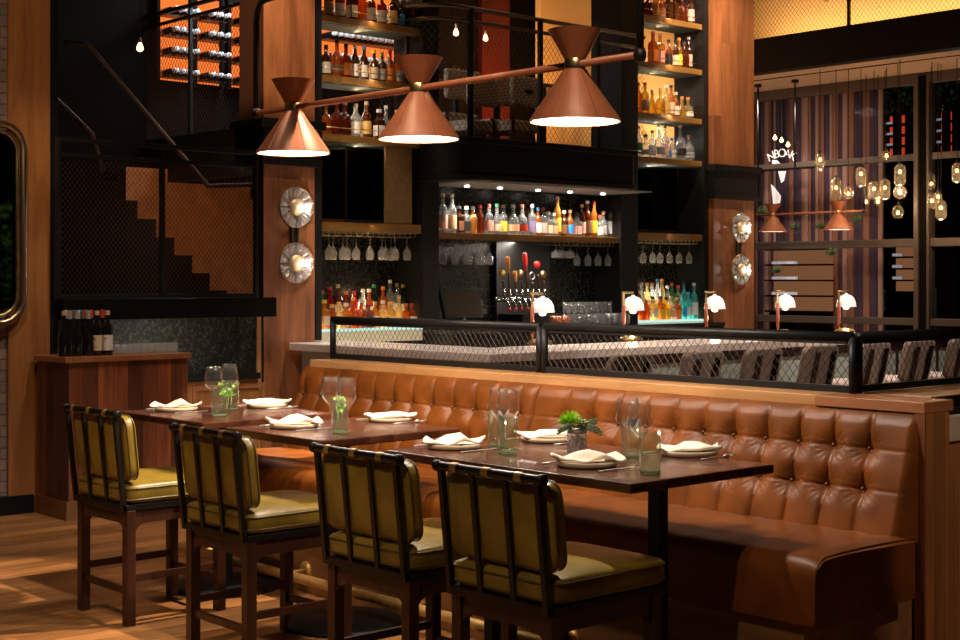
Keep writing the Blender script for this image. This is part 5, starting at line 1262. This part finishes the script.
# ================================================================== WINDOW WALL
WY = 17.0
def X17(px): return aty(px, 200, WY).x
zs = WY
t_top = 4.32
struct('ceiling', box(-14, -3, 15.55, 17.2, 4.34, 4.40), 'soffit', 'plaster soffit before the window wall')
# front beam
zb = aty(860, 60, 13.6).z; 
m = box(-14, -3, 15.35, 15.55, 4.33, 4.76); struct('trim_5', m, 'black_wood', 'deep black beam above the window bay')
m = MB().box(-14, -3, 15.95, 15.96, 4.33, 4.341)
struct('trim_6', m, 'near_black', 'shadow joint in the soffit')
# gold wall + mesh above beam
struct('wall_gold_upper', box(-14, -3, 16.4, 16.5, 4.4, 7.2), 'gold', 'gold patterned wall above the beam')
balustrade('beam_balustrade', (-13.0, 15.45), (1, 0), 8.0, 4.76, 6.1, 3, 'black mesh railing on the beam before the gold wall', .06, .0025, midrail=False)
area('gold_light', (-9.4, 15.9, 4.7), (-9.4, 16.4, 5.4), 5.5, .2, 70, WARM)
# frames
fx = [X17(755)-2.0, X17(914), X17(934), X17(960)+1.8]
m = MB()
m.box(fx[0], fx[3], WY-.06, WY+.06, 4.20, 4.34); m.box(fx[0], fx[3], WY-.06, WY+.06, 0, .35)
m.box(fx[0], fx[3], WY-.05, WY+.05, aty(860, 248, WY).z, aty(860, 240, WY).z); m.box(fx[0], fx[3], WY-.05, WY+.05, aty(860, 324, WY).z, aty(860, 317, WY).z)
m.box(fx[0], fx[3], WY-.05, WY+.05, aty(860, 164, WY).z, aty(860, 158, WY).z)
m.box(X17(917.5), X17(922), WY-.10, WY+.08, 0, 4.3); m.box(X17(929.5), X17(932), WY-.08, WY+.08, 0, 4.3); struct('trim_8', box(X17(922)+.005, X17(929.5)-.005, WY-.07, WY+.08, 0, 4.3), 'near_black')
struct('window_1', m, 'grey_frame', 'bronze framed window wall with transoms', bevel=.006)
struct('window_2', box(fx[0], fx[3], WY-.004, WY+.004, .3, 4.3), 'pane', 'dark reflecting window glass')
# behind the glass: banded drapery
t = thing('striped_curtain', (X17(757)-.5, WY+.6, 0), 'tall brown and plum striped curtain behind the window glass', 'curtain')
m1, m2, m3 = MB(), MB(), MB(); x = 0; k_ = 0; Wc = X17(856)-X17(757)+.5
while x < Wc:
    w = random.uniform(.04, .13); mm = (m1, m2, m3)[k_ % 3 if random.random() < .8 else 1]
    mm.lathe([(w*.55, .3), (w*.55, 4.3)], c=(x+w/2, 0, 0), n=10, sy=.6); x += w; k_ += 1
m1.build('brown_folds', P('brown_cloth', (.30, .13, .075), .8), t, True); m2.build('plum_folds', P('plum_cloth', (.07, .04, .065), .8), t, True); m3.build('tan_folds', P('tan_cloth', (.42, .25, .19), .8), t, True)
spot('unseen_spot', (X17(790), WY-.9, 4.2), (X17(785), WY+.6, 2.3), 95, NEUT, 60, .6, .05)
# painted sign on the glass: arc letters and white emblem
t = thing('window_lettering', (X17(782), WY-.02, aty(782, 153.5, WY).z), 'white arched letters and white emblem painted on the window glass', 'sign')
for k_, chx in enumerate('NBOAK'):
    cu = bpy.data.curves.new('letter', 'FONT'); cu.body = chx; cu.size = .17; cu.extrude = .002; cu.align_x = 'CENTER'; cu.align_y = 'CENTER'
    o0 = bpy.data.objects.new('letter', cu); COL.objects.link(o0); me_ = bpy.data.meshes.new_from_object(o0); bpy.data.objects.remove(o0); me_.materials.append(M['white_paint'])
    o = bpy.data.objects.new('letter', me_); COL.objects.link(o); o.parent = t
    a = math.radians(24-13*k_); R_ = .42; o.location = (-math.sin(a)*R_, 0, math.cos(a)*R_-.42); o.rotation_euler = (PI/2, -a if False else 0, 0); o.rotation_euler = (Matrix.Rotation(-(-a), 3, 'Y').inverted() @ Matrix.Rotation(PI/2, 3, 'X')).to_euler()
def flat(pts, nm, mat='white_paint'):
    vs = []; 
    for (px, py) in pts:
        q = aty(px, py, WY-.02); vs.append(q-t.location)
    n = len(vs); v2 = [v+Vector((0, .004, 0)) for v in vs]
    m = MB(); m.add(vs+v2, [tuple(range(n)), tuple(range(n, 2*n))[::-1]]+[(i, (i+1) % n, n+(i+1) % n, n+i) for i in range(n)]); return m.build(nm, mat, t)
flat([(772, 160), (777, 160), (784, 168), (772, 168)], 'emblem_piece'); flat([(778, 171), (786, 171), (784, 181), (781, 183)], 'emblem_piece'); flat([(771, 184), (774, 187), (781, 196), (780, 203), (773, 204)], 'emblem_piece')
# glowing shelves added behind the glass in place of reflected racks and bar
def reflection_shelf(px0, px1, py0, py1, Y, label, red=True):
    a = aty(px0, py0, Y); b_ = aty(px1, py1, Y); t = thing('reflection_shelf', (a.x, Y, b_.z), label, 'shelf', 'lit shelves standing in for window reflections')
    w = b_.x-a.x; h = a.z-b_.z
    MB().box(0, w, 0, .03, 0, h).build('back_panel', glow('reflection_glow_'+str(px0), (1, .09, .03) if red else (.9, .38, .16), .5 if red else .22), t)
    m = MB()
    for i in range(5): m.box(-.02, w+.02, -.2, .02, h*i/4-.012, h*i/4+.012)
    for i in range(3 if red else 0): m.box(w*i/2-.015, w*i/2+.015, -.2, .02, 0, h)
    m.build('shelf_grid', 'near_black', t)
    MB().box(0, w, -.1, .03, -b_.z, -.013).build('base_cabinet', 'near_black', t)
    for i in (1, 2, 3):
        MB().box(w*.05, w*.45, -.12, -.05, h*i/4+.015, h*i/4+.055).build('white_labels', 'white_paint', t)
reflection_shelf(889, 913, 116, 157, 19.5, 'red lit shelf standing in for a reflection beside the tall mullion')
reflection_shelf(940, 960, 112, 155, 19.5, 'red lit shelf standing in for a reflection past the tall mullion')
reflection_shelf(896, 914, 246, 292, 18.5, 'dim tan shelf standing in for a reflection in the lower glass', False)
reflection_shelf(774, 832, 250, 312, 17.32, 'dim brown shelf standing in for the bar reflected in the lower window', False)
# outside ground, tree
struct('wall_outside', box(-18, 2, 24, 24.2, 0, 8), P('outside_dark', (.012, .016, .02), .9), 'dark building across the street')
t = thing('street_tree', (aty(903, 200, 22).x, 22, 0), 'green leafy tree outside beyond the tall mullion', 'tree')
MB().tube([(0, 0, 0), (.05, 0, 2.5), (0, 0, 4.6)], [.09, .07, .04], 8).build('trunk', 'walnut', t, True)
m = MB(); rr = random.Random(11)
for k_ in range(700):
    c = Vector((rr.gauss(0, .55), rr.gauss(0, .4), 4.2+rr.gauss(0, .75))); u = Vector((rr.uniform(-1, 1), rr.uniform(-1, 1), rr.uniform(-1, 1))).normalized()*.055; v = u.orthogonal().normalized()*.022
    m.add([c-u, c+v, c+u, c-v], [(0, 1, 2, 3)])
m.build('foliage', 'dark_leaf', t)
point('tree_fill_light', (aty(903, 100, 19.6).x, 19.6, 4.6), 14, (.5, 1, .45), .1)  # green point light added to brighten the tree leaves
t = thing('street_hedge', (aty(925, 310, 21).x, 21, 0), 'low dark hedge outside lit teal', 'hedge')
m = MB()
for k_ in range(500):
    c = Vector((rr.uniform(-1.6, 1.6), rr.uniform(-.3, .3), rr.uniform(.5, 1.5))); u = Vector((rr.uniform(-1, 1), rr.uniform(-1, 1), rr.uniform(-1, 1))).normalized()*.09; v = u.orthogonal().normalized()*.05
    m.add([c-u, c+v, c+u, c-v], [(0, 1, 2, 3)])
m.build('foliage', 'sage_leaf', t)
area('hedge_fill_light', (aty(925, 310, 22.5).x, 22.6, 2.6), (aty(925, 310, 22.5).x, 21, 1.0), 2.0, 1.0, 25, (.25, .7, 1))  # teal area light aimed at the hedge, no visible fixture

# glass pendants: (px, py_bulb, half width px, body top, body bottom, kind)
gp = [(820, 160, 5, 156, 170, 'disc', 'flat clear glass pendant over the pipe frame'), (836, 188, 5, 181, 201, 'capsule', 'tall amber glass pendant above the copper cone'), (848.5, 194, 4.5, 189, 199, 'globe', 'small amber globe pendant right beside the pipe bend'), (861, 174, 5, 170, 187, 'capsule', 'amber glass pendant hanging at the pipe bend'),
      (886.5, 156, 5, 152, 160, 'globe', 'small amber globe pendant, highest below the red shelf'), (874, 189, 6, 184, 200, 'capsule', 'wide amber jar pendant, first of the low cluster'), (885, 188, 5, 182, 200, 'capsule', 'narrow amber jar pendant in the low cluster'), (866, 202, 3.5, 198, 205, 'globe', 'tiny amber globe pendant at the cluster bottom'),
      (878, 202, 4, 198, 205, 'globe', 'amber globe pendant lowest in the cluster'), (900, 172, 5.5, 167, 186, 'capsule', 'long clear capsule pendant before the mullion'), (900, 193, 6.5, 187, 199, 'globe', 'round faceted globe pendant under the long capsule'), (898, 213, 6, 208, 218, 'disc', 'bowl shaped amber pendant, lowest before the mullion'),
      (957, 171, 5, 166, 183, 'capsule', 'amber glass pendant at the frame edge'), (932, 201, 4.5, 196, 209, 'capsule', 'small amber pendant just past the mullion'), (938, 197, 4, 193, 203, 'globe', 'amber globe pendant behind, past the mullion'), (941, 208, 5.5, 203, 220, 'capsule', 'tall smoky pendant, lowest past the mullion'), (931.5, 184, 3.5, 176, 190, 'capsule', 'clear narrow pendant high past the mullion')]
for i, (px, py, hwp, pt_, pb_, kind, lb) in enumerate(gp):
    Y = 15.75+(i*37 % 9)*.12
    p = aty(px, py, Y); sc = (aty(px+1, py, Y)-p).length*.92; r = hwp*sc; zt_ = aty(px, pt_, Y).z-p.z+.02; zb_ = aty(px, pb_, Y).z-p.z
    t = thing('glass_pendant', p, lb, 'pendant light', 'blown glass pendants before the window wall')
    if kind == 'capsule': pr = [(.02, zt_+.02), (r*.7, zt_), (r, zt_-.03), (r, zb_+.05), (r*.8, zb_+.015), (0, zb_)]
    elif kind == 'globe': pr = [(.02, zt_+.01)]+[(r*math.sin(a), (zt_+zb_)/2+(zt_-zb_)/2*math.cos(a)) for a in [PI*k_/8 for k_ in range(1, 8)]]+[(0, zb_)]
    else: pr = [(.02, zt_+.01), (r*.6, zt_), (r, (zt_+zb_)/2), (r*.6, zb_), (0, zb_)]
    MB().lathe(pr, n=16).build('glass_shade', 'amber_glass', t, True)
    MB().lathe([(0, -.022), (.018, -.012), (.020, .004), (.010, .026)], n=10).build('bulb', 'bulb', t, True)
    MB().lathe([(.012, .026), (.014, zt_+.05)], n=8, cap1=True).build('socket', 'black', t)
    MB().tube([(0, 0, zt_+.05), (0, 0, 4.34-p.z)], .005, 5).build('cord', 'black', t)
    if i % 3 == 0: point('pendant_light', (0, 0, zb_-.05), 10, WARM, .03, t)
# air plant globes stand in for window reflections; three candle bulbs near the lettering
def reflection_globe(px, py, label, proto=None):
    p = aty(px, py, 16.72)
    t = thing('reflection_globe', p, label, 'plant', 'hanging air plant globes standing in for window reflections')
    MB().lathe([(.0, -.085)]+[(.085*math.sin(a), -.085*math.cos(a)) for a in [PI*k_/10 for k_ in range(1, 10)]], n=18).build('glass_globe', 'glass', t, True)
    m = MB(); q = random.Random(4)
    for k_ in range(46):
        d = Vector((q.uniform(-1, 1), q.uniform(-1, 1), q.uniform(-.2, 1))).normalized(); m.tube([(0, 0, -.04), d*.045+Vector((0, 0, -.02)), d*.085], [.006, .005, .001], 4, cap=False)
    m.build('air_plant', 'dark_leaf', t)
    MB().tube([(0, 0, .08), (0, 0, 4.34-p.z)], .002, 4).build('cord', 'black', t)
    return t
g0 = reflection_globe(762, 211, 'air plant globe standing in for a reflection nearest the window column')
for px, py, lb in ((795.5, 227, 'air plant globe standing in for a reflection between the two copper cones'), (821, 226, 'air plant globe standing in for a reflection beside the larger lit copper cone'), (857, 219, 'air plant globe standing in for a reflection past the copper rod end'), (777, 270, 'air plant globe standing in for a reflection, lowest one, over the brown shelf'), (832, 252, 'air plant globe standing in for a reflection just under the middle transom')):
    reflection_globe(px, py, lb, g0)
area('planter_light', (aty(800, 180, 16.2).x, 16.2, 4.0), (aty(800, 230, 16.7).x, 16.72, 2.2), .5, .2, 14, NEUT)
for px, py, lb in ((775, 138, 'small orange candle bulb above the first white letters'), (781.5, 140.5, 'small orange candle bulb above the middle white letters'), (788, 145, 'small orange candle bulb above the last white letters')):
    p = aty(px, py, 16.8); t = thing('candle_bulb', p, lb, 'light bulb', 'orange candle bulbs over the lettering')
    MB().lathe([(0, -.03), (.026, -.015), (.028, .005), (.012, .03), (.006, .045)], n=12).build('bulb_glass', 'bulb', t, True); MB().tube([(0, 0, .04), (0, 0, 4.34-p.z)], .003, 4).build('cord', 'black', t)
bpy.context.view_layer.update()
